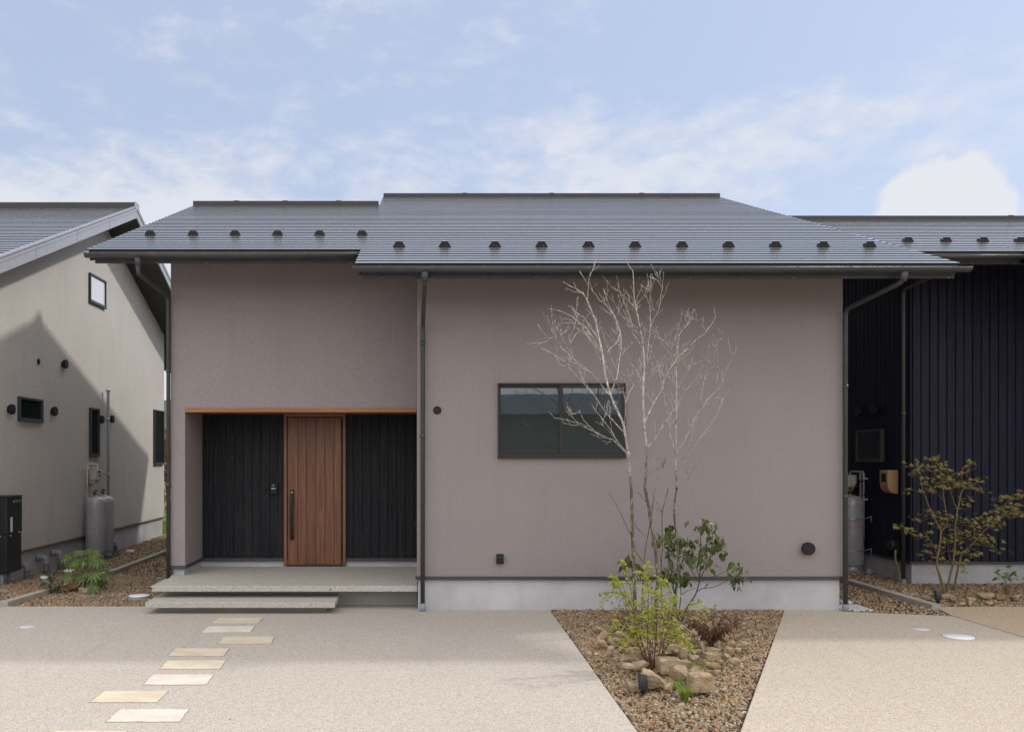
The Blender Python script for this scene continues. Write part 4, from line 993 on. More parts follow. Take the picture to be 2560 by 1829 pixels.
br = [([(640,360),(645,270),(660,168)],.006,-.3,-.4),([(915,1435),(830,1350),(770,1320),(600,1240),(500,1205),(410,1190),(368,1140)],.009,-.15,-.45),([(590,1235),(540,1190),(515,1170),(492,1138)],.004,-.38,-.5),
 ([(915,1435),(840,1330),(750,1200),(700,1140),(660,1080)],.007,-.15,.1),([(750,1200),(775,1150),(782,1080)],.003,-.05,-.1),([(885,1280),(770,1150),(690,1030),(600,930),(500,830),(435,815)],.008,-.2,-.6),
 ([(800,1030),(690,900),(660,870),(540,770),(460,700),(430,640),(408,580),(408,508)],.009,-.22,-.7),([(660,870),(550,800),(470,790),(400,740),(315,698)],.006,-.35,-.6),([(540,770),(525,680),(510,600)],.004,-.5,-.5),([(430,640),(390,630),(340,625)],.003,-.6,-.7),
 ([(770,830),(740,740),(690,640),(640,560),(530,480),(480,450),(367,425)],.007,-.25,-.2),([(745,740),(720,640),(660,540),(600,470),(505,402)],.006,-.25,.1),([(775,735),(850,650),(870,600),(860,540),(830,470),(800,420),(750,285)],.006,-.25,-.1),
 ([(740,740),(690,690),(640,620),(560,560),(520,500),(470,490)],.005,-.25,-.5),([(805,1030),(850,870),(875,700),(870,600),(830,480),(770,400),(720,360),(662,280)],.008,-.2,.2),([(850,870),(800,760),(755,600)],.004,-.1,.1),
 ([(1040,1215),(1090,1110),(1140,1030),(1180,920),(1215,850),(1280,750),(1380,660),(1470,585),(1520,520),(1535,465),(1522,410)],.011,0,.35),([(1470,585),(1450,545),(1430,515)],.003,.3,.3),([(1215,850),(1235,790),(1220,720),(1240,660),(1280,560),(1300,450)],.006,.15,.0),
 ([(1240,660),(1290,590),(1340,530),(1365,480),(1385,420)],.004,.1,.3),([(1340,530),(1320,490)],.003,.2,.2),([(1220,720),(1180,650),(1090,570)],.004,.1,.0),([(1040,850),(1065,800),(1090,700),(1120,600),(1125,550)],.005,.0,-.3),
 ([(1060,800),(1075,600),(1080,500),(1075,400),(1090,290),(1060,240)],.006,0,-.2),([(1075,600),(1100,500),(1140,430),(1150,350),(1165,280),(1172,165)],.005,-.1,-.3),([(1165,280),(1130,220),(1080,200)],.003,-.3,-.35),
 ([(1030,950),(980,860),(930,780),(880,700),(820,640)],.005,0,.3),([(1010,570),(960,540),(880,480),(830,380),(750,290)],.006,.03,.35),([(1020,690),(960,600),(940,480),(870,310),(850,245)],.006,.03,.2),([(1030,950),(1090,890),(1150,790),(1190,740)],.005,0,-.25),
 ([(985,400),(1030,340),(1060,310),(1035,270)],.004,.04,-.2),([(970,410),(920,360),(870,310),(810,268)],.004,.04,.3),([(1000,520),(985,380),(940,260)],.004,.04,.25),
 ([(1258,1450),(1225,1330),(1210,1240),(1190,1110),(1165,960),(1130,800)],.008,.2,.0),([(1265,1440),(1310,1360),(1350,1290),(1380,1210),(1440,1100),(1580,960),(1615,840),(1680,720),(1697,630)],.009,.2,.55),
 ([(1265,1510),(1310,1470),(1380,1410),(1450,1300),(1530,1200),(1570,1110),(1585,1040)],.006,.2,.5),([(1385,1405),(1372,1330),(1370,1260)],.003,.35,.4),([(1060,1395),(1100,1350),(1160,1260),(1230,1150),(1320,1010),(1400,920),(1450,820)],.007,0,.4),
 ([(1430,1110),(1450,960),(1475,870),(1470,815)],.005,.4,.3),([(1540,990),(1550,850),(1550,720),(1540,630)],.004,.45,.3),([(1545,890),(1520,820),(1505,760)],.003,.4,.4),([(1265,1240),(1250,1100),(1220,990)],.005,.2,.4),([(1265,1000),(1310,900),(1360,800)],.005,.2,.1),
 ([(1070,1420),(1110,1510),(1125,1600)],.004,0,-.1),([(1130,1624),(1180,1500),(1200,1430)],.004,-.1,-.2),([(1340,1624),(1375,1560),(1400,1500)],.005,.1,.2),([(910,1080),(960,960),(930,880)],.004,-.1,.1),([(900,1210),(910,1060),(830,920),(770,830)],.005,-.15,-.3),([(1040,1020),(980,930),(930,1030)],.003,0,.2),
 ([(1100,1090),(1050,1010),(980,760)],.004,0,.3),([(1180,920),(1150,830),(1090,740)],.004,.1,.3)]
b = MB()
for path, r, d0, d1 in br:
    pts = wiggle(branch_pts(path, zt5, ZT, d0, d1), .007, 3); b.tube(pts, taper(len(pts), r*.68, .0019, .8), 6, 1)
    twigs(b, pts, r*.6, 2 + len(pts)//7, .08, .27, .55, 1, .0016)
for pts, r0, r1 in trunk_paths: twigs(b, pts, .007, 5, .12, .30, .5, 1, .0017, .62)
b.build('branches', tb, T)
b = MB()
for path, r in (([(690,0),(640,300),(620,420),(610,560),(600,760),(600,940)],.006),([(775,0),(735,150),(735,400),(725,620),(735,900)],.006),([(380,30),(440,130),(520,300),(560,420),(605,490)],.004),([(735,160),(690,90),(660,0)],.003),([(735,160),(640,110),(570,20)],.003),([(620,320),(580,280),(550,230)],.003),([(650,950),(670,800),(660,690),(620,600)],.005),([(690,960),(700,830),(730,700)],.004)):
    pts = wiggle(branch_pts(path, zt6, ZT, random.uniform(-.2,.2), random.uniform(-.2,.2)), .005, 3); b.tube(pts, taper(len(pts), r*.7, r), 6, 1)
b.build('thin_stems', tb, T)

def leaf_cloud(b, centers, n, L, spread, hang=.6, wr=.55, jl=.3, up=.0):
    for c in centers:
        for _ in range(n):
            p = c + rvec(spread); d = rvec(1); d.z = d.z*.5 - hang; d = (d + Vector((0,0,up))).normalized()
            nrm = (Vector((random.uniform(-.6,.6), random.uniform(-.9,.2), 1))).normalized()
            l = L*random.uniform(1-jl, 1+jl); b.leaf(p, d, nrm, l, l*wr, .3, .25)
# broad leaved evergreen shrub behind the tree
ZV = 9.10; V = thing('shrub', G(1702, 1552), 'dark evergreen shrub with broad drooping leaves and berries behind the bare tree', 'shrub')
vb = simple('dark_stem', (.07,.055,.045), .8, var=.3, sc=40)
vst = [([(860,890),(900,800),(960,700),(985,610),(990,450),(990,285)],.010,.004,0,0),([(985,610),(1060,450),(1070,330),(1060,240)],.006,.003,0,-.15),([(980,625),(940,560),(880,460),(860,380)],.005,.002,0,.15),([(985,600),(950,500),(930,400),(920,350)],.004,.002,0,-.1),([(960,690),(1000,668),(1090,655),(1160,620),(1240,560),(1275,570)],.005,.002,0,-.2),
       ([(985,620),(1100,580),(1180,540),(1230,515)],.004,.002,0,-.1),([(840,890),(820,740),(800,560),(775,420),(790,280)],.007,.003,.1,.1),([(845,880),(860,700),(850,580),(880,440)],.006,.003,.05,0),([(860,710),(900,680),(960,665)],.004,.003,.05,0),([(820,760),(740,560),(700,340)],.005,.002,.1,.2),([(830,880),(620,640),(520,490)],.005,.002,.1,.2),([(1040,480),(1100,410),(1150,420)],.003,.002,0,-.1)]
b = MB()
for path, r0, r1, d0, d1 in vst:
    pts = wiggle(branch_pts(path, zt6, ZV, d0, d1), .004, 3); b.tube(pts, taper(len(pts), r0, r1), 7, 1)
b.build('stems', vb, V)
cen = [(790,265),(780,310),(830,320),(770,380),(770,440),(820,390),(880,350),(920,350),(1000,225),(1040,215),(1060,240),(1010,260),(1100,330),(1130,345),(1080,370),(1030,390),(1020,420),(1140,420),(1045,490),(910,420),(880,430),(900,480),(760,520),(840,520),(880,580),(830,580),(910,630),(870,630),(1200,515),(1240,510),(1275,570),(1220,590),(1250,600),(1215,625),(700,320),(710,350),(500,470),(490,500),(560,490),(580,535),(980,465),(990,430),(950,350),(750,560),(800,480),(860,370),(1110,350),(1060,300),(790,440),(760,340),(810,610),(780,580)]
b = MB(); leaf_cloud(b, [P(*zt6(c), ZV + random.uniform(-.22,.22)) for c in cen], 6, .082, .046, .75, .56)
leaf_cloud(b, [P(*zt6(c), ZV) for c in ((1075,480),(1050,540),(1050,640),(905,220),(930,520),(1165,560))], 1, .08, .01, .8)
vl = leafmat('evergreen_leaf', [(.038,.078,.018),(.055,.105,.024),(.075,.125,.028),(.105,.130,.032),(.030,.060,.016),(.16,.09,.03)], .45, .25, .4)
b.use(1)
for _ in range(46):
    c = P(*zt6((965+random.gauss(0,16), 270+random.gauss(0,11))), ZV-.05+random.uniform(-.05,.05)); b.lathe(c, [(0,-.005),(.0045,-.002),(.0045,.002),(0,.005)], 6)
b.build('foliage', [vl, simple('dark_red_berry', (.10,.02,.02), .4)], V)

# bright yellow-green arching shrub at the front
ZY = 7.15; Y = thing('shrub', G(1627, 1678), 'bright yellow green shrub with thin red stems at the front of the rocks', 'shrub')
ysp = [[(655,1228),(620,1100),(590,1000),(560,860),(520,640),(490,560),(466,492)],[(660,1228),(640,1080),(640,900),(640,700),(635,600),(628,512)],[(668,1230),(690,1050),(700,850),(700,680),(690,560)],[(700,1232),(740,1060),(770,900),(790,760),(780,660),(730,610)],
       [(705,1232),(750,1050),(800,920),(825,800),(800,720)],[(650,1228),(610,1050),(560,850),(470,650),(395,588)],[(650,1228),(600,1040),(540,840),(450,660),(398,626)],[(690,1232),(720,1050),(790,930),(830,950),(820,990)],[(640,1226),(590,1080),(560,960),(530,975)],
       [(665,1230),(670,1000),(610,960),(570,1010)],[(665,1230),(655,980),(600,800),(510,720),(430,690),(325,700)],[(700,1232),(760,1040),(850,900),(900,780),(985,750)],[(690,1230),(730,1000),(760,800),(720,700)],[(660,1230),(650,1000),(620,830),(610,700)],[(690,1230),(725,1060),(810,860),(900,1000),(930,1090)],[(680,1230),(690,990),(650,850),(700,780)],
       [(700,1230),(770,1040),(850,960),(900,1040)],[(645,1228),(600,1080),(480,930),(380,920)],[(670,1230),(700,1000),(690,760),(660,640)],[(640,1226),(590,1060),(520,940),(460,1060)],[(705,1232),(790,960),(960,830),(1090,800)]]
b = MB(); lf = MB()
for path in ysp:
    dz = random.uniform(-.30,.30)
    if path[-1][0] > 1000 or path[-1][0] < 350: dz = .7
    pts = wiggle(branch_pts(path, zt6, ZY, random.uniform(-.06,.06), dz), .006, 4); b.tube(pts, taper(len(pts), .0042, .0012), 5, 1)
    n = len(pts)
    for i in range(int(n*.34), n):
        den = 2 if i < n*.55 else 5
        for k in range(den):
            d = (pts[min(i+1,n-1)]-pts[max(i-1,0)]).normalized(); s = rvec().normalized(); s = (s-d*s.dot(d)).normalized()
            q = pts[i] + rvec(.012); l = random.uniform(.022,.040)
            lf.leaf(q, (s*.85 + d*.5 + Vector((0,0,-.08))).normalized(), (Vector((random.uniform(-.5,.5),-.5,1))).normalized(), l, l*.62, .2, .15)
        if random.random() < .36 and i < n-1:
            t = (rvec() + Vector((0,0,.35))).normalized(); q = [pts[i] + t*.026*k + Vector((0,0,-.0022*k*k)) for k in range(6)]; b.tube(q, .0010, 4)
            for k in range(1, 6):
                for s in (-1, 1):
                    l = random.uniform(.018,.032); sd = t.cross(Vector((0,-.4,1))).normalized()*s
                    lf.leaf(q[k], (sd + t*.5).normalized(), (Vector((random.uniform(-.4,.4),-.5,1))).normalized(), l, l*.62, .2, .15)
b.build('stems', simple('red_stem', (.10,.035,.025), .6, var=.3, sc=30), Y)
lf.build('foliage', leafmat('lime_leaf', [(.34,.37,.035),(.42,.43,.045),(.22,.28,.03),(.50,.46,.07),(.28,.34,.04),(.15,.21,.03)], .5, .45, .3), Y)
# thin olive-brown shrub behind it
S2 = thing('shrub', G(1545, 1560), 'low twiggy shrub with olive and rust leaves left behind the bare tree', 'shrub')
b = MB(); lf = MB()
for k in range(26):
    x0 = random.uniform(400,640); x1 = x0 + random.uniform(-110,110); y1 = random.uniform(690,880)
    pts = wiggle(branch_pts([(x0,935+random.uniform(-20,30)),((x0+x1)/2,(930+y1)/2),(x1,y1)], zt6, 8.6, random.uniform(-.2,.2), random.uniform(-.3,.3)), .010, 5); b.tube(pts, taper(len(pts), .0026, .0009), 4)
    for i in range(3, len(pts)):
        for _ in range(2):
            l = random.uniform(.014,.028); lf.leaf(pts[i]+rvec(.018), rvec().normalized(), Vector((random.uniform(-.5,.5),-.5,1)).normalized(), l, l*.6, .2, .15)
b.build('stems', vb, S2); lf.build('foliage', leafmat('olive_leaf', [(.07,.09,.02),(.13,.14,.03),(.20,.09,.02),(.10,.055,.03),(.17,.19,.03)], .5, .3), S2)
# low green creepers and tufts among the rocks
def tuft(base, n, L, spread, m, label, name='grass_tuft', cat='grass', wd=.0035):
    b = MB()
    for _ in range(n):
        a = random.uniform(0, 6.283); p = Vector(base) + Vector((math.cos(a),math.sin(a),0))*random.uniform(0,spread*.3); o = Vector((math.cos(a),math.sin(a),0)); l = L*random.uniform(.55,1.1); vs = []; w = wd*random.uniform(.7,1.2); sd = Vector((-o.y,o.x,0))
        for k in range(5):
            t = k/4; c = p + Vector((0,0,l*t*(1-.30*t))) + o*(spread*t*t*random.uniform(.85,1.05)); vs += [c - sd*w*(1-t*.9), c + sd*w*(1-t*.9)]
        b.add(vs, [(2*k,2*k+1,2*k+3,2*k+2) for k in range(4)], True)
    return tag(b.build(name, m, origin=base), label, cat)
gm = leafmat('sedge_blade', [(.17,.26,.03),(.24,.33,.05),(.12,.19,.025),(.34,.36,.09)], .5, .4)
tuft(G(1712,1755), 170, .19, .075, gm, 'upright light green grass tuft in front of the square rock')
tuft(G(1692,1725), 80, .15, .09, gm, 'thin drooping grass tuft between the two largest rocks')
def fern(base, n, L, m, label):
    b = MB()
    for _ in range(n):
        a = random.uniform(0,6.283); o = Vector((math.cos(a),math.sin(a),0)); l = L*random.uniform(.6,1.1); pr = None
        for k in range(9):
            t = k/8; c = Vector(base) + o*(l*t) + Vector((0,0,l*.75*t*(1-.62*t))); pr = c
            if k:
                sd = Vector((-o.y,o.x,0)); w = l*.26*(1-t*.75)
                for s in (-1,1): b.leaf(c, (sd*s + o*.4 + Vector((0,0,.05))).normalized(), Vector((0,-.2,1)), w, w*.36, .1, .2)
    return tag(b.build('fern', m, origin=base), label, 'fern')
fm = leafmat('fern_leaf', [(.13,.22,.025),(.19,.29,.04),(.24,.30,.05),(.09,.16,.02)], .5, .4)
fern(G(1750,1668,.08), 16, .13, fm, 'light green fern tuft among the rocks right of the yellow shrub')
fern(G(1546,1604,.08), 12, .13, fm, 'light green fern tuft on the upper left rocks')
fern(G(1726,1620,.10), 10, .12, fm, 'small green fern tuft in the middle of the rocks')
fern(G(1530,1573,.02), 9, .11, fm, 'green fern tuft at the back of the rocks, left of the stems')
fern(G(1566,1632,.12), 8, .10, fm, 'small green fern tuft beside the left round rocks')
# red-leaved plant
b = MB(); st = MB(); base = G(1779, 1622, .02)
for k in range(17):
    a = k*2.4; o = Vector((math.cos(a),math.sin(a)*.8,0)); L = random.uniform(.08,.20)
    q = [base + o*.02]
    for i in range(5): q.append(q[-1] + Vector((0,0,.07*(1-i*.14))) + o*(.028+.018*i)*L*4)
    st.tube(q, taper(6, .003, .0014), 5)
    for i in range(2, 6):
        for _ in range(5):
            d = (rvec(.9) + o*.5 + Vector((0,0,-.15))).normalized(); l = random.uniform(.045,.085); b.leaf(q[i], d, Vector((0,-.4,1)), l, l*.30, .3, .3)
RN = thing('plant', base, 'dark red leaved plant on the rocks right of the bare tree', 'plant')
st.build('stems', simple('plum_stem', (.10,.04,.04), .6), RN); b.build('foliage', leafmat('plum_leaf', [(.085,.025,.025),(.12,.04,.035),(.05,.03,.022),(.16,.055,.04),(.06,.06,.03)], .6, .25, .2), RN)

# ------------------------------------------------------------------ rocks
def rock(px, py, wpx, hpx, m, sq=False, seed=0, z=0.0):
    rs = random.Random(seed); base = G(px, py + hpx*.42, z); Z = base.y - CAMY; kk = 1.16 - .14*min(1, max(0, (wpx-28)/30)); w = wpx*Z/FPX*kk; h = hpx*Z/FPX*kk; d = min(w*.85, h*1.5)
    bm = bmesh.new()
    for _ in range(12 if not sq else 7):
        v = Vector((rs.gauss(0,1), rs.gauss(0,1), rs.gauss(0,1))).normalized(); e = .55 if sq else .74
        v = Vector([math.copysign(abs(c)**e, c) for c in v])*rs.uniform(.86, 1.0); bm.verts.new((v.x*w*.53, v.y*d*.5, v.z*h*.52))
    if sq:
        for x in (-1,1):
            for y in (-1,1):
                for zz in (-1,1): bm.verts.new((x*w*.46*rs.uniform(.85,1), y*d*.45*rs.uniform(.85,1), zz*h*.46*rs.uniform(.85,1)))
    r_ = bmesh.ops.convex_hull(bm, input=bm.verts[:])
    bmesh.ops.delete(bm, geom=list({g for g in list(r_['geom_interior']) + list(r_['geom_unused']) if isinstance(g, bmesh.types.BMVert)}), context='VERTS')
    bmesh.ops.bevel(bm, geom=bm.edges[:], offset=min(w,h)*.035, segments=1, affect='EDGES', profile=.6)
    bmesh.ops.triangulate(bm, faces=bm.faces[:]); bmesh.ops.subdivide_edges(bm, edges=[e for e in bm.edges if e.calc_length() > w*.14], cuts=1); bmesh.ops.triangulate(bm, faces=bm.faces[:])
    off = Vector((rs.uniform(0,50), 0, 0))
    for v in bm.verts:
        n = noise.noise(v.co*14/ max(.6, w*5) + off)*.5 + noise.noise(v.co*45 + off)*.25; v.co += v.co.normalized()*n*w*.15
    me = bpy.data.meshes.new('rock'); bm.to_mesh(me); bm.free(); me.materials.append(m)
    for p in me.polygons: p.use_smooth = True
    me.set_sharp_from_angle(angle=R(32))
    o = bpy.data.objects.new('rock', me); col.objects.link(o); o.location = (base.x, base.y + d*.34, base.z + h*.47); ORIG[o.name] = o.location.copy(); return o
RK = [(340,1010,80,90),(330,1042,66,50),(425,1035,95,60),(400,1105,78,75),(510,1155,115,72),(505,1215,92,76),(545,1325,110,80),(700,1285,245,135),(795,1345,80,80),(600,1190,120,72),(560,1100,120,95),(790,1190,165,92),(870,1250,155,125),(1005,1310,170,124),(890,1185,112,58),
      (975,1225,84,62),(810,1080,104,58),(775,1120,92,42),(885,1115,78,78),(980,1110,74,68),(955,1145,74,48),(1075,1140,104,66),(1070,1095,92,52),(1080,1195,94,62),(1225,1165,74,52),(1185,1095,70,78),(1200,1055,84,54),(1275,1050,92,62),(1250,1000,64,54),(1110,980,104,104),(1200,950,84,64),
      (1120,1070,64,54),(960,1030,64,54),(1000,1080,54,80),(540,1020,84,54),(680,1145,84,60),(320,945,62,36),(870,960,64,84),(970,905,62,32),(900,1020,62,42),(820,1030,72,52),(1110,1240,52,40),(1190,990,44,42),(740,1110,70,46),(630,1060,70,46),(920,1070,50,40),(450,985,70,50),(1150,1010,70,55),(1050,1010,60,50),(940,980,60,44),(1160,1130,60,44),(1130,1165,54,40),(1010,1170,60,44),(935,1110,50,40),(850,1100,60,44),(720,1200,60,46),(640,1140,60,44),(480,1090,64,46),(450,1150,60,44),(1240,1090,56,44),(1300,1020,50,40),(1150,945,66,50),(1060,925,60,44),(760,1230,70,46)]
RK.sort(key=lambda q: -(q[1]+q[3]/2)); rows = [RK[i:i+8] for i in range(0, len(RK), 8)]
rown = ['frontmost', 'second', 'third', 'fourth', 'fifth', 'sixth', 'seventh', 'hindmost']; pos = ['leftmost', 'second from left', 'third from left', 'fourth from left', 'fourth from right', 'third from right', 'second from right', 'rightmost']
for i, row in enumerate(rows):
    row.sort(key=lambda q: q[0]); k = len(row)
    for j, (x, y, w_, h_) in enumerate(row):
        o = rock(*zt6((x, y)), w_*.3751, h_*.3751, M['rock'], (x, y) in ((1005,1310),(790,1190),(810,1080),(1075,1140)), int(x*7+y), .028)
        nm = (pos[j] if j < k/2 else pos[8-(k-j)]); size = 'large' if w_ > 150 else ('medium' if w_ > 85 else 'small')
        special = {(1005,1310): 'large square flat topped tan rock behind the upright grass tuft', (700,1285): 'largest long sloping tan rock right behind the black spotlight', (775,1120): 'pale whitish flat rock in the middle of the rock pile', (870,1250): 'large tan rock behind the thin drooping grass tuft'}
        tag(o, special.get((x, y), '%s tan rock, %s in the %s row of the rock pile' % (size, nm, rown[i])), 'rock', 'tan rocks piled around the bare tree')
for (px, py, w_, h_, mm, lb) in ((178,1461,46,38,'rock_o','rust brown rounded rock beside the broad leaved shrub'),(150,1474,26,16,'rock_o','small rust rock in front of the rust brown rounded rock'),(205,1478,34,14,'rock','flat grey brown rock under the broad leaved shrub')):
    tag(rock(px, py, w_, h_, M[mm], False, px, -.05), lb, 'rock', 'rocks by the broad leaved shrub')
zr8 = zoomer(2400, 1380, .0985)
for (x, y, w_, h_, mm, lb) in ((340,1290,330,200,'rock','pale tan rock at the paving edge under the maple'),(720,1120,420,230,'rock','broad pale rock behind the small green tuft, right of the maple'),(1080,1170,270,150,'rock_o','reddish rock beside the sapling stem'),(1430,1210,230,120,'rock_o','rust coloured rock right of the sapling'),(1480,1150,300,160,'rock','grey rock at the right frame edge'),(60,1330,160,90,'rock','small grey rock in front of the maple trunks'),(760,1300,200,90,'rock','small flat tan rock at the paving edge beside the green tuft')):
    tag(rock(*zr8((x, y)), w_*.0985, h_*.0985, M[mm], False, int(x), .01), lb, 'rock', 'rocks in the bed of the black house')
for i, (px, py, w_) in enumerate(((2318,1497,22),(2336,1490,16),(2372,1494,30),(2385,1499,22))):
    tag(rock(px, py, w_, 14, M['rock_o' if i % 2 else 'rock'], False, px, .01), ('grey stone left of the maple foot behind the spotlight','tiny rust stone behind the maple spotlight','brown stone at the foot of the maple','small stone just right of the maple foot')[i], 'rock', 'rocks in the bed of the black house')

# ------------------------------------------------------------------ garden spotlights
def spotlight(px, pytop, pybot, wpx, label, z=0.0, tilt=.06):
    base = G(px+1, pybot, z); Z = base.y - CAMY; r = wpx*.5*Z/FPX; top = P(px, pytop, Z).z; t = thing('spotlight', base, label, 'spotlight', 'garden spotlights')
    ax = Vector((-tilt*.6, .10, 1)).normalized(); h0 = base.z + .055; L = top - h0
    b = MB(); b.cyl((base.x, base.y, h0), ax, r, L, 36); b.cyl(Vector((base.x,base.y,h0))-ax*.008, ax, r*.9, .008, 36); b.build('housing', M['spot'], t, bevel=.003)
    b = MB(); b.cyl(Vector((base.x,base.y,h0))+ax*(L+.0005), ax, r*.86, .002, 30); b.build('lens', M['lens'], t)
    b = MB(); b.cyl((base.x, base.y, h0-.012), (0,0,-1), r*.30, .035, 16); b.box(base.x-r*.62, base.x+r*.62, base.y-.008, base.y+.012, h0-.03, h0-.018); b.cyl((base.x,base.y,base.z-.06),(0,0,1), r*.42, .085, 16); b.cyl((base.x-r*.5,base.y,h0-.024),(1,0,0),.010,r,12); b.build('bracket', M['black'], t)
spotlight(1607, 1687, 1738, 23, 'black cylindrical spotlight standing in front of the long sloping rock')
spotlight(2344, 1475, 1508, 16, 'black cylindrical spotlight by the kerb at the foot of the maple', .01)

# ------------------------------------------------------------------ maple by the black house
ZM = 11.05; zt8 = zoomer(2240, 1120, .2216); MP = thing('maple', G(2358, 1482), 'young three stemmed maple with olive and rusty leaves before the black wall', 'tree')
mst = [([(545,1650),(530,1560),(490,1430),(460,1330),(465,1230),(500,1060),(510,930)],.018,.011,0,0),([(500,925),(430,780),(350,600),(290,450),(265,250),(230,105)],.009,.0022,0,.25),([(510,930),(570,880),(580,830),(550,620),(520,400),(490,200),(400,85)],.009,.0022,0,-.2),([(465,1200),(420,1090),(360,1010),(150,960),(90,890),(20,865)],.006,.002,0,-.35),
       ([(575,1660),(580,1540),(640,1330),(660,1200),(670,900),(690,700),(740,500),(760,460),(900,440),(985,480)],.017,.0025,.05,.1),([(690,690),(640,560),(610,470),(560,320)],.007,.0022,.08,-.1),([(630,1310),(590,1180),(580,1080)],.005,.002,.05,-.2),([(480,1200),(570,1155),(680,1165)],.004,.002,0,-.1),
       ([(660,1640),(665,1560),(690,1400),(720,1250),(745,1180)],.014,.010,.15,.1),([(745,1180),(830,1110),(960,970),(1100,830),(1190,690),(1280,570),(1430,470)],.010,.0025,.1,-.3),([(830,1100),(890,960),(890,850),(1000,730)],.005,.002,.05,.2),([(850,1085),(1000,1090),(1100,1130),(1190,1170)],.004,.002,.05,-.4),([(1190,690),(1320,660),(1440,600)],.004,.002,-.1,-.3),([(1110,820),(1230,770),(1330,720),(1450,715)],.004,.002,-.05,-.4),
       ([(735,1220),(860,1180),(940,1170)],.004,.002,.1,-.2),([(700,1330),(760,1310),(770,1380)],.003,.0015,.1,-.1),([(680,850),(780,820),(860,790)],.004,.002,.05,.25),([(545,600),(480,520),(430,450)],.003,.0015,-.05,.2),([(760,460),(740,330),(770,200),(830,150)],.004,.0015,.08,.2),([(420,780),(300,810),(170,800)],.003,.0013,.05,.2),([(460,1230),(400,1190),(350,1150)],.003,.0013,0,.2),([(465,1430),(400,1380),(330,1330)],.0028,.0012,0,-.1),([(670,1060),(790,1000),(900,990)],.004,.0015,.05,-.2),([(670,900),(620,860),(560,910)],.003,.0015,.05,-.1)]
b = MB(); mpts = []
for path, r0, r1, d0, d1 in mst:
    pts = wiggle(branch_pts(path, zt8, ZM, d0, d1), .005, 3); b.tube(pts, taper(len(pts), r0, r1), 8, 1); mpts.append((pts, r0))
b.build('trunk', simple('ochre_bark', (.165,.115,.05), .75, var=.35, sc=25, bmp=.003), MP)
def maple_leaf(b, p, d, nrm, L):
    d = d.normalized(); s = d.cross(nrm).normalized(); n = s.cross(d); vs = [p]
    for k, a in enumerate((-100,-78,-62,-40,-28,-13,0,13,28,40,62,78,100)):
        r = (.42,.62,.34,.86,.40,.50,1.0,.50,.40,.86,.34,.62,.42)[k]*L; vs.append(p + (d*math.cos(R(a)) + s*math.sin(R(a)))*r - n*(r*r/L)*.30)
    b.add(vs, [(0,i,i+1) for i in range(1,13)])
lc = [(180,150),(210,185),(230,290),(250,250),(300,190),(310,350),(280,230),(240,480),(170,465),(380,400),(410,410),(360,450),(330,470),(400,95),(430,100),(400,190),(450,190),(510,180),(540,170),(520,230),(560,250),(420,250),(540,300),(470,340),(500,380),(560,340),(560,390),(600,380),(640,320),(670,330),(620,260),(700,285),(760,280),(740,350),(700,400),(760,400),(800,400),(850,430),(900,440),(960,475),(870,350),(910,335),(790,180),(820,155),(770,240),(770,550),(790,600),(740,660),(370,740),(420,720),(480,710),(500,780),(540,760),(510,860),(460,840),(560,790),(620,790),(710,770),(760,830),(30,865),(80,880),(120,920),(200,935),(250,975),(330,945),(350,990),(370,1080),(420,1100),(340,1150),(360,1180),(390,1240),(480,1240),(500,1120),(600,1020),(560,1050),(620,1040),(720,930),(740,960),(720,1020),(800,990),(860,920),(830,880),(890,790),(940,760),(1000,750),(950,830),(1030,800),(1060,830),(960,880),(900,980),(1010,990),(1060,1010),(1100,1030),(980,1050),(1040,1080),(1140,1140),(1190,1170),(860,1180),(900,1200),(930,1170),(800,1150),(740,1130),(690,1160),(760,1280),(770,1380),(790,1310),(720,1270),(650,1290),(1140,720),(1180,640),(1190,560),(1230,530),(1280,530),(1160,540),(1300,640),(1350,630),(1280,700),(1200,670),(1200,740),(1250,760),(1360,730),(1420,730),(1200,830),(1150,860),(1100,880),(1380,540),(1420,520),(1430,480),(1340,560),(190,790),(600,870),(1150,770),(1310,720),(880,1020),(690,970),(540,440),(600,430)]
b = MB()
for c in lc:
    ctr = P(*zt8(c), ZM + random.uniform(-.30,.28))
    for _ in range(5):
        p = ctr + Vector((random.uniform(-.085,.085), random.uniform(-.09,.09), random.uniform(-.032,.032))); a = random.uniform(0,6.283)
        maple_leaf(b, p, Vector((math.cos(a),math.sin(a),-.35)), Vector((random.uniform(-.45,.45),random.uniform(-1.1,0),1)).normalized(), random.uniform(.040,.066))
b.recalc = False; b.build('crown', leafmat('maple_leaf', [(.20,.23,.05),(.27,.29,.07),(.34,.24,.08),(.22,.20,.06),(.38,.18,.08),(.30,.32,.07),(.27,.11,.06)], .5, .35), MP)
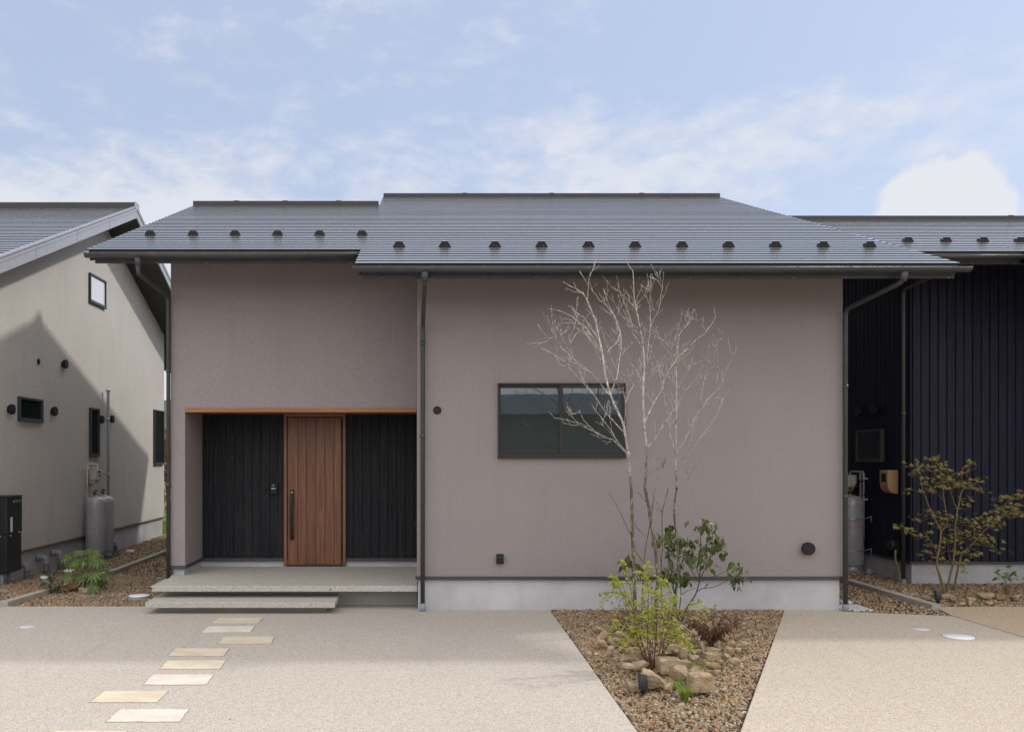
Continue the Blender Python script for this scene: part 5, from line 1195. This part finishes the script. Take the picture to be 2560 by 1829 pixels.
# sapling at the right edge and tuft
SP = thing('sapling', G(2521, 1496), 'thin young sapling with a few broad green leaves at the right edge', 'sapling'); b = MB(); lf = MB()
for path in ([(1215,1200),(1250,950),(1290,750),(1290,560),(1265,330)],[(1190,1010),(1180,790),(1070,600),(960,520),(850,420)],[(1250,920),(1180,790)],[(1290,700),(1400,640),(1500,680)],[(1290,560),(1350,500),(1420,490)],[(1060,605),(900,640)],[(1180,800),(1060,770)],[(1255,900),(1400,880),(1600,750)]):
    pts = wiggle(branch_pts(path, zr8, 10.9, 0, random.uniform(-.15,.15)), .003, 3); b.tube(pts, taper(len(pts), .0045, .0018), 6)
for c in ((1245,320),(1200,310),(1290,320),(970,430),(905,500),(915,640),(960,640),(1070,770),(1100,600),(1130,590),(1150,520),(1210,500),(1090,640),(1180,700),(1220,650),(1260,690),(1290,560),(1390,480),(1430,540),(1370,540),(1450,670),(1520,790),(1150,860),(1140,920),(1390,890),(1240,630),(1270,1180),(1600,640)):
    p = P(*zr8(c), 10.9+random.uniform(-.08,.08)); a = random.choice((0,math.pi))+random.uniform(-.7,.7); l = random.uniform(.060,.088); lf.leaf(p-Vector((math.cos(a),0,0))*l*.4, Vector((math.cos(a),math.sin(a)*.5-.2,-.35)), Vector((0,-.55,1)).normalized(), l, l*.55, .25, .25)
b.build('stems', simple('olive_stem', (.12,.10,.05), .7), SP); lf.build('foliage', leafmat('sapling_leaf', [(.08,.15,.02),(.12,.20,.03),(.06,.11,.02),(.15,.22,.03)], .4, .35), SP)
fern(G(2459, 1505, .02), 10, .12, fm, 'small green tuft between the pale rocks right of the maple')

# ------------------------------------------------------------------ broad leaved shrub and small dark shrub on the left
FB = G(213, 1474, -.06); F = thing('shrub', FB, 'broad leaved shrub with large hand shaped green leaves on the left gravel', 'shrub'); b = MB(); lf = MB()
zf6 = zoomer(80, 1340, .11438); ZF = FB.y - CAMY
b.tube(wiggle([P(*zf6(q), ZF) for q in ((1150,1180),(1170,900),(1100,620),(1090,400))], .004, 3), taper(10, .016, .009), 8); b.tube(wiggle([P(*zf6(q), ZF) for q in ((1160,1000),(1210,760),(1240,520))], .004, 3), taper(7, .010, .007), 8)
hands = [((780,430),.16,150,-.1),((900,600),.15,200,0),((1000,350),.13,110,.1),((1110,360),.10,90,0),((1200,330),.13,70,.15),((1330,370),.14,40,.1),((1320,540),.15,20,-.15),((1440,560),.15,0,-.2),((900,860),.17,185,-.1),((820,880),.15,200,-.25),((1010,900),.15,215,.1),((1130,540),.15,120,-.15),((1140,780),.15,240,-.15),((1330,830),.16,300,-.25),((1310,1090),.18,290,-.35),((1600,800),.16,350,-.1),((1480,960),.15,320,.15),((1420,680),.15,10,.1),((1050,620),.15,170,.15),((1180,600),.14,60,.1),((1250,900),.14,280,.1),((1500,1010),.14,330,.2),((990,560),.14,160,-.2),((1260,470),.14,50,-.05),((1100,900),.14,230,-.2),((1380,900),.13,320,-.05)]
for (x, y), L, ang, dz in hands:
    c = P(*zf6((x, y)), ZF+dz); att = P(*zf6((1150 + (x-1150)*.12, min(1000, y+130))), ZF); b.tube([att, att.lerp(c,.5)+Vector((0,0,.02)), c], .0035, 5, 1)
    o = Vector((math.cos(R(ang))*.8, -.45, math.sin(R(ang))*.55)).normalized(); nrm = Vector((random.uniform(-.3,.3), -.75, .8)).normalized(); o = (o - nrm*o.dot(nrm)).normalized(); sd = o.cross(nrm)
    for a in (-128,-92,-60,-30,0,30,60,92,128):
        l = L*(1 - abs(a)/128*.42)*random.uniform(.9,1.05); lf.leaf(c, o*math.cos(R(a)) + sd*math.sin(R(a)), nrm, l, l*.25, .28, .30)
b.build('stems', simple('fatsia_stem', (.16,.13,.08), .75, var=.3, sc=30), F); lf.build('foliage', leafmat('broad_leaf', [(.055,.105,.016),(.085,.145,.022),(.13,.19,.03),(.04,.08,.015),(.18,.235,.04)], .36, .28, .45), F)
D_ = thing('shrub', G(128, 1484, -.05), 'small dark fine leaved shrub beside the kerb on the left gravel', 'shrub'); b = MB(); lf = MB(); ZD = G(128,1484,-.05).y - CAMY
for path in ([(420,1240),(420,1000),(440,900),(520,740)],[(420,1240),(380,1100),(250,1040),(190,1060)],[(420,1240),(430,1100),(540,1040),(620,1090),(700,1010)],[(420,1240),(350,1180),(240,1190)],[(420,1100),(380,880),(390,780)],[(420,1240),(520,1160),(600,1070)],[(430,1000),(400,900),(330,800),(240,740)]):
    pts = wiggle(branch_pts(path, zf6, ZD, 0, random.uniform(-.15,.15)), .004, 4); b.tube(pts, taper(len(pts), .0035, .0012), 5)
    for i in range(3, len(pts)):
        for _ in range(9): l = random.uniform(.018,.034); lf.leaf(pts[i]+rvec(.035), rvec().normalized(), Vector((random.uniform(-.5,.5),-.5,1)).normalized(), l, l*.42, .2, .2)
b.build('stems', vb, D_); lf.build('foliage', leafmat('dark_leaf', [(.022,.045,.022),(.035,.065,.03),(.018,.034,.018),(.05,.085,.035)], .4, .2), D_)

# ------------------------------------------------------------------ garden beyond the gap on the left
def bush(base, rx, ry, h, n, L, m, name, label, cat, group=None):
    t = thing(name, base, label, cat, group); b = MB(); s = MB(); B0 = Vector(base)
    blobs = [(Vector((random.uniform(-.6,.6)*rx, random.uniform(-.6,.6)*ry, h*random.uniform(.25,.85))), random.uniform(.25,.5)) for _ in range(16)]
    for _ in range(9): s.tube([B0, B0+Vector((random.uniform(-.3,.3)*rx,random.uniform(-.3,.3)*ry,h*.45)), B0+Vector((random.uniform(-.7,.7)*rx,random.uniform(-.7,.7)*ry,h*.85))], [.03,.02,.006], 6, 1)
    for _ in range(n):
        c, rr = random.choice(blobs); v = rvec().normalized()*random.uniform(.5,1)**.5; p = B0 + c + Vector((v.x*rx*rr*1.3, v.y*ry*rr*1.3, v.z*h*rr*.7))
        if p.z < B0.z: continue
        l = L*random.uniform(.7,1.3); b.leaf(p, rvec().normalized(), Vector((random.uniform(-.6,.6),-.5,1)).normalized(), l, l*.6, .2, .2)
    s.build('trunk', vb, t); b.build('crown', m, t); return t
red = leafmat('autumn_leaf', [(.30,.06,.03),(.38,.14,.04),(.24,.05,.03),(.42,.24,.06)], .5, .35); yel = leafmat('golden_leaf', [(.34,.26,.03),(.22,.22,.03),(.42,.30,.05),(.16,.18,.03)], .5, .35); grn = leafmat('hedge_leaf', [(.03,.06,.015),(.05,.09,.02),(.07,.10,.03)], .5, .25)
bush((-7.6, 16.4, -.13), .75, .6, 2.9, 2600, .085, red, 'bush', 'red autumn bush seen through the gap left of the porch pillar', 'bush')
bush((-6.7, 14.6, -.13), .8, .6, 1.7, 2200, .075, yel, 'bush', 'golden bush below the red one in the gap left of the porch pillar', 'bush')
bush((-9.3, 20, -.13), 1.6, 1.2, 3.2, 2600, .11, grn, 'bush', 'dark green bush behind the red autumn bush in the gap', 'bush')
bush((-6.0, 13.1, -.13), .5, .4, .5, 900, .05, red, 'bush', 'low reddish bush at the end of the gravel strip in the gap', 'bush')
gl = leafmat('lawn_blade', [(.20,.28,.03),(.28,.35,.05),(.14,.22,.03),(.34,.36,.08)], .6, .4)
b = MB()
for _ in range(5200):
    x = random.uniform(-7.8,-4.2); y = random.uniform(11.2,14.5); z = -.135; h = random.uniform(.05,.12); a = random.uniform(0,6.28); dx, dy = math.cos(a)*.009, math.sin(a)*.009; lx, ly = random.uniform(-.03,.03), random.uniform(-.03,.03)
    b.add([(x-dx,y-dy,z),(x+dx,y+dy,z),(x+lx,y+ly,z+h)], [(0,1,2)])
b.recalc = False; tag(b.build('grass', gl), kind='stuff')
# a white house far behind the gap
WH = thing('house', (-14, 30, 0), 'far white house glimpsed through the narrow gap on the left', 'house')
b = MB(); b.box(-20, -6.5, 27, 34, -.3, 2.9); b.build('wall', simple('white_render', (.72,.71,.68), .8), WH)
b = MB(); b.prism([(26.3,2.82),(30.5,4.3),(34.7,2.82),(34.7,2.905),(30.5,4.42),(26.3,2.905)], -20.6, -5.9, 'x'); b.build('roof', M['trim'], WH)
b = MB()
for x in (-18,-14.5,-11): b.box(x, x+1.5, 26.965, 27.01, 1.0, 2.1)
split_build(b, 'window', M['frame'], WH)

KH = thing('house', (4, 21, 0), 'dark house behind the main house, mirrored in the side windows of the beige house', 'house')
b = MB(); b.box(-3.2, 12, 18.6, 25, -.3, 3.7); b.build('wall', M['clad_r'], KH)
b = MB(); roof_slope(b, -4, 12.8, 17.8, 3.72, 21.8); b.recalc = False; kr = b.build('roof', [M['roof'], M['riser_shade']], KH)
b = MB(); b.prism([(17.85,3.69),(21.8,5.26),(25.8,3.69),(25.8,3.59),(21.8,5.15),(17.85,3.60)], -3.95, 12.75, 'x'); b.build('roof_deck', M['trim'], kr)

# ------------------------------------------------------------------ across the road: the house that shows in the window
OH = thing('house', (4, -48, 0), 'house across the road with a long dark roof, mirrored in the window', 'house')
b = MB(); b.box(-9, 19, -56, -47, -.3, 4.5); b.build('wall', simple('slate_render', (.16,.185,.17), .8), OH)
b = MB(); roof_slope(b, -10, 20, 46, 4.5, 51.5, .318, .24, .07, .02); b.v = [(x, -y, z) for x, y, z in b.v]; b.f = [tuple(reversed(f)) for f in b.f]; b.recalc = False; rs_ = b.build('roof', [simple('slate_roof', (.15,.175,.22), .6, spec=.3, sc=.5, var=.2), M['riser_shade']], OH)
b = MB(); b.prism([(-46.05,4.46),(-51.5,6.18),(-57,4.46),(-57,4.36),(-51.5,6.05),(-46.05,4.36)], -9.95, 19.95, 'x'); b.build('roof_deck', M['trim'], rs_)
b = MB()
for x in (-6,-1,5,11): b.box(x, x+1.8, -47.01, -46.96, .9, 2.2)
split_build(b, 'window', M['glass'], OH)
for i, (x, y, r_, h_, mm, lb) in enumerate(((1.5,-40.5,1.3,3.4,red,'red leaved garden tree across the road, mirrored in the window'),(8.0,-41.5,1.1,2.6,grn,'dark bush across the road, mirrored in the window'))):
    bush((x, y, 0), r_, r_, h_, 1500, .12, mm, 'bush', lb, 'bush')
